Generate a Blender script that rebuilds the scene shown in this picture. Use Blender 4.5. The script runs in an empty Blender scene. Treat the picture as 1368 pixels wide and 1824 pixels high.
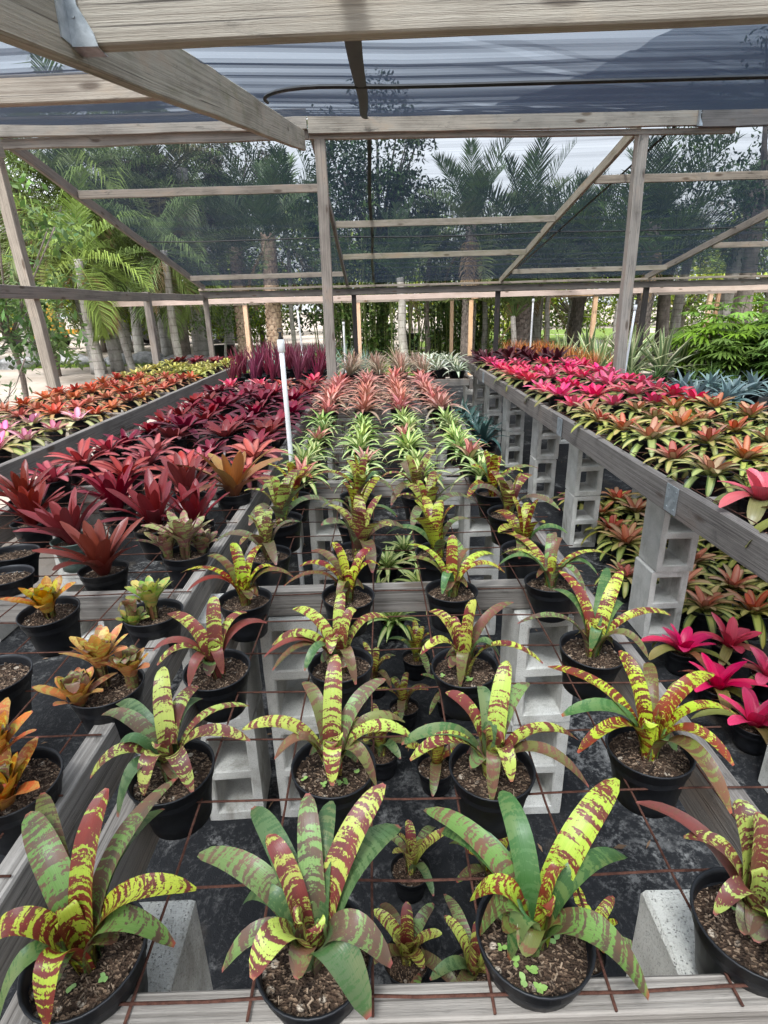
import bpy, math, random
import numpy as np
from mathutils import Vector, Matrix

random.seed(7)
RNG = np.random.default_rng(7)
S = bpy.context.scene
COL = S.collection
rad = math.radians

# ------------------------------------------------------------------ camera, sky, sun, exposure
CAM_H = 1.72
PITCH, ROLL, YAW = 0.350533, -0.0251922, 0.0065811
F_PX = 998.85


def cam_axes():
    f = np.array([math.sin(YAW) * math.cos(PITCH), math.cos(YAW) * math.cos(PITCH), -math.sin(PITCH)])
    r0 = np.array([math.cos(YAW), -math.sin(YAW), 0.0])
    u0 = np.cross(r0, f)
    return (r0 * math.cos(ROLL) + u0 * math.sin(ROLL), -r0 * math.sin(ROLL) + u0 * math.cos(ROLL), f)


_r, _u, _f = cam_axes()
cam_d = bpy.data.cameras.new('camera')
cam = bpy.data.objects.new('camera', cam_d)
COL.objects.link(cam)
cam_d.sensor_fit = 'VERTICAL'
cam_d.sensor_height = 24.0
cam_d.lens = 24.0 * F_PX / 1824.0
cam_d.clip_start = 0.05
cam_d.clip_end = 900.0
cam.matrix_world = Matrix(((_r[0], _u[0], -_f[0], 0.0), (_r[1], _u[1], -_f[1], 0.0),
                           (_r[2], _u[2], -_f[2], CAM_H), (0, 0, 0, 1)))
S.camera = cam

SUN_ELEV, SUN_ROT = rad(62), rad(205)
world = bpy.data.worlds.new('World')
S.world = world
world.use_nodes = True
wt = world.node_tree
wt.nodes.clear()
w_out = wt.nodes.new('ShaderNodeOutputWorld')
w_bg = wt.nodes.new('ShaderNodeBackground')
w_sky = wt.nodes.new('ShaderNodeTexSky')
w_sky.sky_type = 'NISHITA'
w_sky.sun_disc = False
w_sky.sun_elevation = SUN_ELEV
w_sky.sun_rotation = SUN_ROT
w_sky.air_density = 1.0
w_sky.dust_density = 6.0
w_sky.ozone_density = 1.0
w_hs = wt.nodes.new('ShaderNodeHueSaturation')
w_hs.inputs['Saturation'].default_value = 0.22
w_hs.inputs['Value'].default_value = 1.15
w_bg.inputs['Strength'].default_value = 0.15
wt.links.new(w_sky.outputs[0], w_hs.inputs['Color'])
w_mx = wt.nodes.new('ShaderNodeMix')
w_mx.data_type = 'RGBA'
w_mx.inputs[0].default_value = 0.6
w_mx.inputs[7].default_value = (3.7, 3.85, 4.05, 1)
wt.links.new(w_hs.outputs[0], w_mx.inputs[6])
wt.links.new(w_mx.outputs[2], w_bg.inputs['Color'])
wt.links.new(w_bg.outputs[0], w_out.inputs['Surface'])

sun_d = bpy.data.lights.new('sun', 'SUN')
sun_d.energy = 1.4
sun_d.angle = rad(14)
sun_d.color = (1.0, 0.96, 0.9)
sun = bpy.data.objects.new('sun', sun_d)
COL.objects.link(sun)
# sky rotation is measured from +Y towards +X
_sd = Vector((math.sin(SUN_ROT) * math.cos(SUN_ELEV), math.cos(SUN_ROT) * math.cos(SUN_ELEV), math.sin(SUN_ELEV)))
sun.rotation_euler = (-_sd).to_track_quat('-Z', 'Y').to_euler()

S.view_settings.view_transform = 'Standard'
S.view_settings.look = 'None'
S.view_settings.gamma = 1.0
S.view_settings.exposure = 1.75
S.render.engine = 'CYCLES'
cy = S.cycles
cy.max_bounces = 7
cy.diffuse_bounces = 3
cy.glossy_bounces = 2
cy.transmission_bounces = 3
cy.transparent_max_bounces = 16
cy.use_denoising = True
cy.caustics_reflective = False
cy.caustics_refractive = False


# ------------------------------------------------------------------ node helper
class N:
    def __init__(self, name):
        self.m = bpy.data.materials.new(name)
        self.m.use_nodes = True
        self.t = self.m.node_tree
        self.t.nodes.clear()
        self.out = self.t.nodes.new('ShaderNodeOutputMaterial')

    def put(self, sock, v):
        if isinstance(v, bpy.types.NodeSocket):
            self.t.links.new(v, sock)
        elif v is not None:
            if hasattr(sock.default_value, '__len__') and not hasattr(v, '__len__'):
                v = (v,) * len(sock.default_value)
            if hasattr(sock.default_value, '__len__') and len(sock.default_value) == 4 and len(v) == 3:
                v = (*v, 1.0)
            sock.default_value = v

    def math(self, op, a, b=None, clamp=False):
        n = self.t.nodes.new('ShaderNodeMath')
        n.operation = op
        n.use_clamp = clamp
        self.put(n.inputs[0], a)
        if b is not None:
            self.put(n.inputs[1], b)
        return n.outputs[0]

    def mix(self, f, a, b, mode='MIX'):
        n = self.t.nodes.new('ShaderNodeMix')
        n.data_type = 'RGBA'
        n.blend_type = mode
        self.put(n.inputs[0], f)
        self.put(n.inputs[6], a)
        self.put(n.inputs[7], b)
        return n.outputs[2]

    def attr(self, name):
        n = self.t.nodes.new('ShaderNodeAttribute')
        n.attribute_name = name
        return n

    def uv(self):
        n = self.t.nodes.new('ShaderNodeUVMap')
        s = self.t.nodes.new('ShaderNodeSeparateXYZ')
        self.t.links.new(n.outputs[0], s.inputs[0])
        return s.outputs[0], s.outputs[1]

    def pos(self, kind='Object'):
        n = self.t.nodes.new('ShaderNodeTexCoord')
        return n.outputs[kind]

    def geo(self, what='Position'):
        n = self.t.nodes.new('ShaderNodeNewGeometry')
        return n.outputs[what]

    def xyz(self, x, y, z):
        n = self.t.nodes.new('ShaderNodeCombineXYZ')
        for i, v in enumerate((x, y, z)):
            self.put(n.inputs[i], v)
        return n.outputs[0]

    def scale(self, v, s):
        n = self.t.nodes.new('ShaderNodeVectorMath')
        n.operation = 'MULTIPLY'
        self.put(n.inputs[0], v)
        self.put(n.inputs[1], s)
        return n.outputs[0]

    def noise(self, v, scale=1.0, detail=3.0, rough=0.55, dist=0.0):
        n = self.t.nodes.new('ShaderNodeTexNoise')
        self.put(n.inputs['Vector'], v)
        self.put(n.inputs['Scale'], scale)
        self.put(n.inputs['Detail'], detail)
        self.put(n.inputs['Roughness'], rough)
        self.put(n.inputs['Distortion'], dist)
        return n.outputs[0]

    def voro(self, v, scale=1.0, feature='F1'):
        n = self.t.nodes.new('ShaderNodeTexVoronoi')
        n.feature = feature
        self.put(n.inputs['Vector'], v)
        self.put(n.inputs['Scale'], scale)
        return n.outputs

    def step(self, v, lo, hi):
        n = self.t.nodes.new('ShaderNodeMapRange')
        n.interpolation_type = 'SMOOTHSTEP'
        self.put(n.inputs[0], v)
        self.put(n.inputs[1], lo)
        self.put(n.inputs[2], hi)
        return n.outputs[0]

    def vary(self, col, amount=0.3, hue=0.02, sat=0.15):
        """per object variation"""
        oi = self.t.nodes.new('ShaderNodeObjectInfo').outputs['Random']
        h = self.t.nodes.new('ShaderNodeHueSaturation')
        r2 = self.math('FRACT', self.math('MULTIPLY', oi, 17.31))
        r3 = self.math('FRACT', self.math('MULTIPLY', oi, 71.77))
        self.put(h.inputs['Hue'], self.math('ADD', 0.5 - hue / 2, self.math('MULTIPLY', r2, hue)))
        self.put(h.inputs['Saturation'], self.math('ADD', 1.0 - sat / 2, self.math('MULTIPLY', r3, sat)))
        self.put(h.inputs['Value'], self.math('ADD', 1.0 - amount / 2, self.math('MULTIPLY', oi, amount)))
        self.put(h.inputs['Color'], col)
        return h.outputs[0]

    def bump(self, h, strength=0.3, dist=0.01):
        n = self.t.nodes.new('ShaderNodeBump')
        n.inputs['Strength'].default_value = strength
        n.inputs['Distance'].default_value = dist
        self.put(n.inputs['Height'], h)
        return n.outputs[0]

    def bsdf(self, col, rough=0.6, normal=None, spec=0.5, metal=0.0, trans=0.0, tcol=None):
        b = self.t.nodes.new('ShaderNodeBsdfPrincipled')
        self.put(b.inputs['Base Color'], col)
        self.put(b.inputs['Roughness'], rough)
        self.put(b.inputs['Specular IOR Level'], spec)
        self.put(b.inputs['Metallic'], metal)
        if normal is not None:
            self.put(b.inputs['Normal'], normal)
        o = b.outputs[0]
        if trans > 0:
            tl = self.t.nodes.new('ShaderNodeBsdfTranslucent')
            self.put(tl.inputs[0], tcol if tcol is not None else col)
            mx = self.t.nodes.new('ShaderNodeMixShader')
            mx.inputs[0].default_value = trans
            self.t.links.new(o, mx.inputs[1])
            self.t.links.new(tl.outputs[0], mx.inputs[2])
            o = mx.outputs[0]
        self.t.links.new(o, self.out.inputs['Surface'])
        return self.m


# ------------------------------------------------------------------ materials
def mat_wood(name, dark, light, stain=(0.05, 0.045, 0.04), stain_amt=0.5, warm=(0.30, 0.20, 0.13), moss=0.0):
    k = N(name)
    u, v = k.uv()
    grain = k.noise(k.xyz(k.math('MULTIPLY', u, 1.1), k.math('MULTIPLY', v, 150), 0), 1.0, 4, 0.6, 0.25)
    fine = k.noise(k.xyz(k.math('MULTIPLY', u, 26), k.math('MULTIPLY', v, 420), 3), 1.0, 3, 0.65)
    blot = k.noise(k.xyz(k.math('MULTIPLY', u, 2.5), k.math('MULTIPLY', v, 6), 7), 1.0, 4, 0.6)
    c = k.mix(k.step(k.math('ADD', k.math('MULTIPLY', grain, 0.6), k.math('MULTIPLY', blot, 0.4)), 0.30, 0.62), dark, light)
    c = k.mix(k.math('MULTIPLY', k.step(blot, 0.52, 0.75), 0.5), c, warm)
    st = k.noise(k.xyz(k.math('MULTIPLY', u, 4), k.math('MULTIPLY', v, 16), 23), 1.0, 6, 0.75, 0.8)
    c = k.mix(k.math('MULTIPLY', k.step(st, 0.55, 0.74), stain_amt), c, stain)
    c = k.mix(k.math('MULTIPLY', k.step(fine, 0.56, 0.78), 0.4), c, tuple(x * 0.42 for x in dark))
    # knots
    vo = k.voro(k.xyz(k.math('MULTIPLY', u, 2.4), k.math('MULTIPLY', v, 7.5), 1.5), 1.0)
    kn = k.step(k.math('ADD', vo[0], k.math('MULTIPLY', k.math('SUBTRACT', fine, 0.5), 0.08)), 0.17, 0.07)
    c = k.mix(k.math('MULTIPLY', kn, 0.75), c, (0.07, 0.045, 0.03))
    # checks: long thin splits
    ck = k.noise(k.xyz(k.math('MULTIPLY', u, 1.1), k.math('MULTIPLY', v, 130), 31), 1.0, 2, 0.5, 0.2)
    c = k.mix(k.math('MULTIPLY', k.step(ck, 0.66, 0.70), 0.75), c, (0.05, 0.04, 0.035))
    if moss:
        ms = k.noise(k.xyz(k.math('MULTIPLY', u, 3), k.math('MULTIPLY', v, 9), 57), 1.0, 4, 0.65)
        c = k.mix(k.math('MULTIPLY', k.step(ms, 0.5, 0.7), moss), c, (0.13, 0.13, 0.05))
    c = k.vary(c, 0.28, 0.012, 0.25)
    h = k.math('ADD', k.math('MULTIPLY', grain, 0.7), k.math('MULTIPLY', fine, 0.5))
    return k.bsdf(c, 0.82, k.bump(h, 0.55, 0.006), 0.25)


M = {}
M['wood'] = mat_wood('weathered_wood', (0.125, 0.105, 0.086), (0.325, 0.29, 0.247), stain_amt=0.85)
M['wood_warm'] = mat_wood('beige_beam_wood', (0.215, 0.175, 0.135), (0.43, 0.375, 0.305), stain_amt=0.5, warm=(0.40, 0.29, 0.19))
M['wood_bench'] = mat_wood('bench_wood', (0.095, 0.082, 0.072), (0.285, 0.256, 0.230), stain_amt=0.8)
M['wood_dark'] = mat_wood('dark_wet_wood', (0.06, 0.055, 0.05), (0.17, 0.155, 0.145), stain_amt=0.7, warm=(0.13, 0.09, 0.06))
M['wood_rail'] = mat_wood('grey_rail_wood', (0.085, 0.073, 0.066), (0.235, 0.21, 0.19), stain_amt=0.6, warm=(0.17, 0.12, 0.09))
M['wood_moss'] = mat_wood('mossy_wood', (0.16, 0.142, 0.112), (0.36, 0.33, 0.27), stain_amt=0.55, moss=0.45)
M['wood_black'] = mat_wood('soaked_post_wood', (0.012, 0.012, 0.012), (0.045, 0.04, 0.04), stain_amt=0.3, warm=(0.03, 0.025, 0.02))
M['wood_new'] = mat_wood('new_pine', (0.42, 0.25, 0.14), (0.62, 0.42, 0.27), stain_amt=0.1, warm=(0.60, 0.36, 0.20))
M['wood_pink'] = mat_wood('new_pale_beam', (0.32, 0.25, 0.21), (0.48, 0.40, 0.355), stain_amt=0.25, warm=(0.45, 0.33, 0.27))


def leaf_finish(k, col, streak, rough=0.36, trans=0.16, spec=0.5):
    bf = k.geo('Backfacing')
    col = k.vary(col, 0.3, 0.025, 0.2)
    col = k.mix(k.math('MULTIPLY', bf, 0.35), col, k.mix(1.0, col, (0.62, 0.66, 0.6), 'MULTIPLY'))
    return k.bsdf(col, rough, k.bump(streak, 0.18, 0.003), spec, 0, trans)


def mat_leaf_band():
    k = N('leaf_banded')
    u, v = k.uv()
    a, b = k.attr('colA').outputs[0], k.attr('colB').outputs[0]
    rn, tt = k.attr('rnd').outputs[2], k.attr('along').outputs[2]
    r37 = k.math('MULTIPLY', rn, 37.0)
    ch = k.math('MULTIPLY', k.math('POWER', k.math('ABSOLUTE', k.math('SUBTRACT', u, 0.5)), 2.0), 0.020)
    v = k.math('ADD', v, ch)
    n1 = k.noise(k.xyz(k.math('MULTIPLY', u, 0.6), k.math('MULTIPLY', v, 118), r37), 1.0, 2.5, 0.55, 0.18)
    n2 = k.noise(k.xyz(k.math('MULTIPLY', u, 9), k.math('MULTIPLY', v, 250), r37), 1.0, 3, 0.6)
    n3 = k.noise(k.xyz(k.math('MULTIPLY', u, 1.2), k.math('MULTIPLY', v, 11), r37), 1.0, 2, 0.5)
    s = k.math('ADD', n1, k.math('MULTIPLY', k.math('SUBTRACT', n2, 0.5), 0.58))
    s = k.math('ADD', s, k.math('MULTIPLY', k.math('SUBTRACT', n3, 0.5), 0.18))
    s = k.math('ADD', s, k.math('MULTIPLY', k.math('SUBTRACT', rn, 0.5), 0.10))
    mk = k.step(s, 0.445, 0.520)
    vein = k.noise(k.xyz(k.math('MULTIPLY', u, 34), k.math('MULTIPLY', v, 7), r37), 1.0, 2, 0.5)
    ca = k.mix(k.step(vein, 0.35, 0.75), a, k.mix(1.0, a, (0.80, 0.90, 0.75), 'MULTIPLY'))
    cb = k.mix(k.step(n3, 0.35, 0.7), b, k.mix(1.0, b, (1.5, 1.15, 1.1), 'MULTIPLY'))
    c = k.mix(mk, ca, cb)
    c = k.mix(k.math('MULTIPLY', k.step(tt, 0.965, 0.995), k.math('MULTIPLY', k.step(rn, 0.25, 0.35), 0.85)), c, (0.34, 0.07, 0.06))
    # dry scuffs
    sc = k.noise(k.xyz(k.math('MULTIPLY', u, 5), k.math('MULTIPLY', v, 40), k.math('MULTIPLY', rn, 91)), 1.0, 5, 0.7)
    c = k.mix(k.math('MULTIPLY', k.step(sc, 0.69, 0.75), 0.5), c, (0.42, 0.38, 0.26))
    return leaf_finish(k, c, vein, 0.38, 0.14, 0.4)


def mat_leaf_stripe():
    k = N('leaf_striped')
    u, v = k.uv()
    a, b = k.attr('colA').outputs[0], k.attr('colB').outputs[0]
    rn = k.attr('rnd').outputs[2]
    st = k.noise(k.xyz(k.math('MULTIPLY', u, 15), k.math('MULTIPLY', v, 2.5), k.math('MULTIPLY', rn, 37)), 1.0, 3, 0.6)
    d = k.math('ABSOLUTE', k.math('SUBTRACT', u, 0.5))
    m = k.math('ADD', d, k.math('MULTIPLY', k.math('SUBTRACT', st, 0.5), 0.34))
    c = k.mix(k.step(m, 0.27, 0.38), b, a)
    tt = k.attr('along').outputs[2]
    c = k.mix(k.math('MULTIPLY', k.step(tt, 0.93, 1.0), 0.5), c, (0.25, 0.16, 0.09))
    return leaf_finish(k, c, st, 0.42, 0.17, 0.35)


def mat_leaf_grad():
    k = N('leaf_graded')
    u, v = k.uv()
    a, b = k.attr('colA').outputs[0], k.attr('colB').outputs[0]
    rn, tt = k.attr('rnd').outputs[2], k.attr('along').outputs[2]
    st = k.noise(k.xyz(k.math('MULTIPLY', u, 16), k.math('MULTIPLY', v, 4), k.math('MULTIPLY', rn, 37)), 1.0, 3, 0.6)
    bl = k.noise(k.xyz(k.math('MULTIPLY', u, 2.0), k.math('MULTIPLY', v, 26), k.math('MULTIPLY', rn, 53)), 1.0, 4, 0.65)
    f = k.math('ADD', tt, k.math('MULTIPLY', k.math('SUBTRACT', bl, 0.5), 0.7), True)
    c = k.mix(f, a, b)
    c = k.mix(k.step(st, 0.35, 0.8), c, k.mix(1.0, c, (0.72, 0.72, 0.72), 'MULTIPLY'))
    c = k.mix(k.math('MULTIPLY', k.step(bl, 0.66, 0.75), 0.35), c, (0.45, 0.38, 0.26))
    return leaf_finish(k, c, st, 0.30, 0.12, 0.28)


def mat_foliage(name, trans=0.25, rough=0.5):
    k = N(name)
    a = k.attr('colA').outputs[0]
    return leaf_finish(k, a, k.attr('rnd').outputs[2], rough, trans, 0.35)


M['band'] = mat_leaf_band()
M['stripe'] = mat_leaf_stripe()
M['grad'] = mat_leaf_grad()
M['foliage'] = mat_foliage('tree_foliage')


def mat_pot():
    k = N('black_pot_plastic')
    p = k.pos()
    n = k.noise(k.scale(p, (1, 1, 0.35)), 38, 5, 0.7)
    n2 = k.noise(p, 9, 4, 0.6)
    c = k.mix(k.math('MULTIPLY', k.step(n, 0.55, 0.85), k.step(n2, 0.35, 0.75)), (0.0075, 0.008, 0.010), (0.075, 0.074, 0.072))
    return k.bsdf(k.vary(c, 0.5, 0.0, 0.0), 0.45, None, 0.35)


def mat_soil():
    k = N('bark_soil')
    p = k.pos()
    vo = k.voro(k.scale(p, (1, 1.4, 1)), 230)
    vo2 = k.voro(p, 75)
    n = k.noise(p, 40, 4, 0.6)
    c = k.mix(k.step(n, 0.35, 0.65), (0.022, 0.014, 0.010), (0.085, 0.052, 0.034))
    s = k.t.nodes.new('ShaderNodeSeparateXYZ')
    k.t.links.new(vo[1], s.inputs[0])
    c = k.mix(k.step(s.outputs[0], 0.72, 0.80), c, (0.22, 0.145, 0.095))
    s2 = k.t.nodes.new('ShaderNodeSeparateXYZ')
    k.t.links.new(vo2[1], s2.inputs[0])
    c = k.mix(k.math('MULTIPLY', k.step(s2.outputs[0], 0.90, 0.93), k.step(vo2[0], 0.5, 0.3)), c, (0.45, 0.37, 0.29))
    return k.bsdf(c, 0.9, k.bump(vo[0], 0.9, 0.006), 0.2)


def mat_chips():
    k = N('bark_chips')
    a = k.attr('colA').outputs[0]
    return k.bsdf(a, 0.9, None, 0.2)


def mat_concrete():
    k = N('cinder_block')
    p = k.pos()
    g = k.noise(p, 260, 3, 0.7)
    b = k.noise(p, 9, 4, 0.6)
    oi = k.t.nodes.new('ShaderNodeObjectInfo').outputs['Random']
    po = k.t.nodes.new('ShaderNodeVectorMath')
    po.operation = 'ADD'
    k.put(po.inputs[0], p)
    k.put(po.inputs[1], k.xyz(k.math('MULTIPLY', oi, 37.0), 0, 0))
    st = k.noise(k.scale(po.outputs[0], (5, 5, 2.0)), 1.4, 5, 0.7, 0.4)
    c = k.mix(k.step(b, 0.3, 0.7), (0.43, 0.415, 0.38), (0.57, 0.555, 0.515))
    c = k.mix(k.math('MULTIPLY', k.step(g, 0.5, 0.72), 0.6), c, (0.20, 0.19, 0.17))
    c = k.mix(k.math('MULTIPLY', k.step(st, 0.50, 0.72), 0.6), c, (0.17, 0.155, 0.12))
    pits = k.voro(p, 190)
    c = k.mix(k.math('MULTIPLY', k.step(pits[0], 0.22, 0.10), 0.6), c, (0.09, 0.085, 0.08))
    h = k.math('ADD', g, k.math('MULTIPLY', k.step(pits[0], 0.1, 0.3), 1.0))
    return k.bsdf(k.vary(c, 0.22, 0.01, 0.2), 0.95, k.bump(h, 0.8, 0.004), 0.15)


def mat_fabric():
    k = N('weed_fabric')
    p = k.geo()
    big = k.noise(p, 1.7, 6, 0.68, 0.6)
    mid = k.noise(p, 7, 5, 0.7, 0.8)
    fin = k.noise(p, 55, 4, 0.75)
    m = k.math('MULTIPLY', k.step(big, 0.47, 0.66), k.step(k.math('ADD', mid, k.math('MULTIPLY', k.math('SUBTRACT', fin, 0.5), 0.7)), 0.46, 0.66))
    c = k.mix(m, (0.011, 0.0115, 0.013), (0.21, 0.205, 0.198))
    veins = k.noise(p, 4.5, 6, 0.75, 1.6)
    vv = k.step(k.math('ABSOLUTE', k.math('SUBTRACT', veins, 0.5)), 0.03, 0.0)
    c = k.mix(k.math('MULTIPLY', vv, k.math('MULTIPLY', k.step(fin, 0.4, 0.65), 0.28)), c, (0.15, 0.145, 0.14))
    sp = k.voro(p, 60)
    c = k.mix(k.math('MULTIPLY', k.step(sp[0], 0.16, 0.05), k.math('MULTIPLY', k.step(mid, 0.55, 0.65), 0.5)), c, (0.3, 0.28, 0.25))
    lt = k.noise(k.scale(p, (1, 1.0, 1)), 2.3, 4, 0.6)
    c = k.mix(k.math('MULTIPLY', k.step(lt, 0.6, 0.72), 0.45), c, (0.075, 0.058, 0.042))
    return k.bsdf(c, 0.75, k.bump(k.math('ADD', mid, fin), 0.45, 0.01), 0.2)


def mat_ground():
    k = N('sandy_ground')
    p = k.geo()
    a = k.noise(p, 0.35, 5, 0.6)
    b = k.noise(p, 6, 5, 0.7)
    f = k.noise(p, 60, 3, 0.7)
    c = k.mix(k.step(a, 0.35, 0.7), (0.29, 0.25, 0.215), (0.43, 0.385, 0.345))
    c = k.mix(k.math('MULTIPLY', k.step(b, 0.52, 0.72), 0.55), c, (0.25, 0.20, 0.16))
    c = k.mix(k.math('MULTIPLY', k.step(f, 0.55, 0.75), 0.4), c, (0.2, 0.17, 0.14))
    return k.bsdf(c, 0.95, k.bump(b, 0.5, 0.03), 0.1)


def mat_simple(name, c1, c2, scale=8, rough=0.7, bump=0.3, spec=0.3, metal=0.0):
    k = N(name)
    p = k.pos()
    n = k.noise(p, scale, 5, 0.65)
    c = k.mix(k.step(n, 0.3, 0.7), c1, c2)
    return k.bsdf(c, rough, k.bump(n, bump, 0.01), spec, metal)


def mat_bark(name, c1, c2, ring=(0.1, 0.09, 0.08), rings=9.0, lich=(0.5, 0.5, 0.46), lich_amt=0.3):
    k = N(name)
    u, v = k.uv()
    n = k.noise(k.xyz(k.math('MULTIPLY', u, 9), k.math('MULTIPLY', v, 3.5), 0), 1.0, 5, 0.65)
    c = k.mix(k.step(n, 0.3, 0.7), c1, c2)
    w = k.math('FRACT', k.math('ADD', k.math('MULTIPLY', v, rings), k.math('MULTIPLY', n, 0.35)))
    c = k.mix(k.math('MULTIPLY', k.step(w, 0.16, 0.02), 0.7), c, ring)
    l = k.noise(k.xyz(k.math('MULTIPLY', u, 6), k.math('MULTIPLY', v, 2.2), 9), 1.0, 5, 0.7)
    c = k.mix(k.math('MULTIPLY', k.step(l, 0.52, 0.64), lich_amt), c, lich)
    return k.bsdf(k.vary(c, 0.3, 0.01, 0.2), 0.9, k.bump(k.math('ADD', n, w), 0.4, 0.02), 0.2)


M['pot'] = mat_pot()
M['pot_green'] = mat_simple('dusty_green_pot', (0.055, 0.085, 0.07), (0.14, 0.18, 0.155), 14, 0.5, 0.1)
M['soil'] = mat_soil()
M['chips'] = mat_chips()
M['concrete'] = mat_concrete()
M['fabric'] = mat_fabric()
M['ground'] = mat_ground()
M['rust'] = mat_simple('rusty_wire', (0.040, 0.016, 0.011), (0.095, 0.040, 0.027), 90, 0.9, 0.4, 0.2)
M['galv'] = mat_simple('galvanised_steel', (0.30, 0.33, 0.35), (0.50, 0.53, 0.55), 30, 0.45, 0.15, 0.5, 0.6)
M['pvc'] = mat_simple('white_pvc', (0.66, 0.66, 0.66), (0.80, 0.80, 0.80), 12, 0.4, 0.05, 0.5)
M['black'] = mat_simple('black_plastic', (0.008, 0.008, 0.009), (0.02, 0.02, 0.022), 10, 0.5, 0.1, 0.4)
M['rock'] = mat_simple('grey_boulder', (0.16, 0.165, 0.17), (0.36, 0.37, 0.38), 3.5, 0.95, 0.8, 0.15)
M['grass'] = mat_foliage('grass_blades', 0.3, 0.6)
M['lawn'] = mat_simple('lawn_soil', (0.08, 0.13, 0.03), (0.17, 0.24, 0.06), 3, 0.95, 0.5, 0.1)
M['bark_palm'] = mat_bark('palm_bark', (0.24, 0.22, 0.20), (0.42, 0.40, 0.375), rings=5.0, lich_amt=0.45)
M['bark_grey'] = mat_bark('royal_palm_bark', (0.26, 0.25, 0.235), (0.42, 0.41, 0.39), ring=(0.15, 0.14, 0.13), rings=3.0, lich=(0.14, 0.15, 0.13), lich_amt=0.6)
M['bark_dark'] = mat_bark('dark_palm_bark', (0.10, 0.085, 0.075), (0.24, 0.20, 0.18), rings=7.0, lich_amt=0.15)
M['bark_boot'] = mat_bark('boot_bark', (0.30, 0.20, 0.14), (0.52, 0.40, 0.30), ring=(0.06, 0.045, 0.035), rings=6.0, lich_amt=0.1)
M['culm'] = mat_bark('bamboo_culm', (0.10, 0.14, 0.04), (0.22, 0.26, 0.09), ring=(0.3, 0.28, 0.2), rings=3.5, lich_amt=0.1)
M['paint_orange'] = mat_simple('orange_paint', (0.55, 0.26, 0.03), (0.65, 0.33, 0.05), 5, 0.5, 0.05)
M['paint_dark'] = mat_simple('dark_paint', (0.012, 0.013, 0.015), (0.03, 0.03, 0.035), 5, 0.4, 0.05)


def mat_cloth(name, tb, tint):
    k = N(name)
    u, v = k.uv()
    inc = k.t.nodes.new('ShaderNodeNewGeometry')
    dt = k.t.nodes.new('ShaderNodeVectorMath')
    dt.operation = 'DOT_PRODUCT'
    k.t.links.new(inc.outputs['Incoming'], dt.inputs[0])
    k.t.links.new(inc.outputs['True Normal'], dt.inputs[1])
    c = k.math('MAXIMUM', k.math('ABSOLUTE', dt.outputs['Value']), 0.05)
    # woven knit: the path through the threads grows at a grazing angle
    st = k.noise(k.xyz(k.math('MULTIPLY', u, 0.5), k.math('MULTIPLY', v, 26), 0), 1.0, 4, 0.7)
    lines = k.step(k.noise(k.xyz(k.math('MULTIPLY', u, 0.25), k.math('MULTIPLY', v, 9), 5), 1.0, 2, 0.5), 0.62, 0.70)
    t0 = k.math('ADD', tb, k.math('MULTIPLY', k.math('SUBTRACT', st, 0.5), 0.10))
    t0 = k.math('SUBTRACT', t0, k.math('MULTIPLY', lines, 0.05))
    T = k.math('POWER', t0, k.math('DIVIDE', 1.0, c), True)
    tr = k.t.nodes.new('ShaderNodeBsdfTransparent')
    tr.inputs[0].default_value = tint
    df = k.t.nodes.new('ShaderNodeBsdfPrincipled')
    df.inputs['Base Color'].default_value = (0.014, 0.018, 0.026, 1)
    df.inputs['Roughness'].default_value = 0.6
    df.inputs['Specular IOR Level'].default_value = 0.12
    tl = k.t.nodes.new('ShaderNodeBsdfTranslucent')
    tl.inputs[0].default_value = (0.008, 0.012, 0.021, 1)
    ad = k.t.nodes.new('ShaderNodeAddShader')
    k.t.links.new(df.outputs[0], ad.inputs[0])
    k.t.links.new(tl.outputs[0], ad.inputs[1])
    mx = k.t.nodes.new('ShaderNodeMixShader')
    k.t.links.new(T, mx.inputs[0])
    k.t.links.new(ad.outputs[0], mx.inputs[1])
    k.t.links.new(tr.outputs[0], mx.inputs[2])
    k.t.links.new(mx.outputs[0], k.out.inputs['Surface'])
    return k.m


M['cloth'] = mat_cloth('shade_cloth', 0.80, (0.76, 0.79, 0.82, 1))
M['cloth_over'] = mat_cloth('second_shade_cloth', 0.885, (0.90, 0.95, 1.0, 1))
M['cloth_near'] = mat_cloth('near_shade_cloth', 0.755, (0.84, 0.92, 1.0, 1))  # near roof panel: lower transmission and bluer tint than the far cloth


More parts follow.
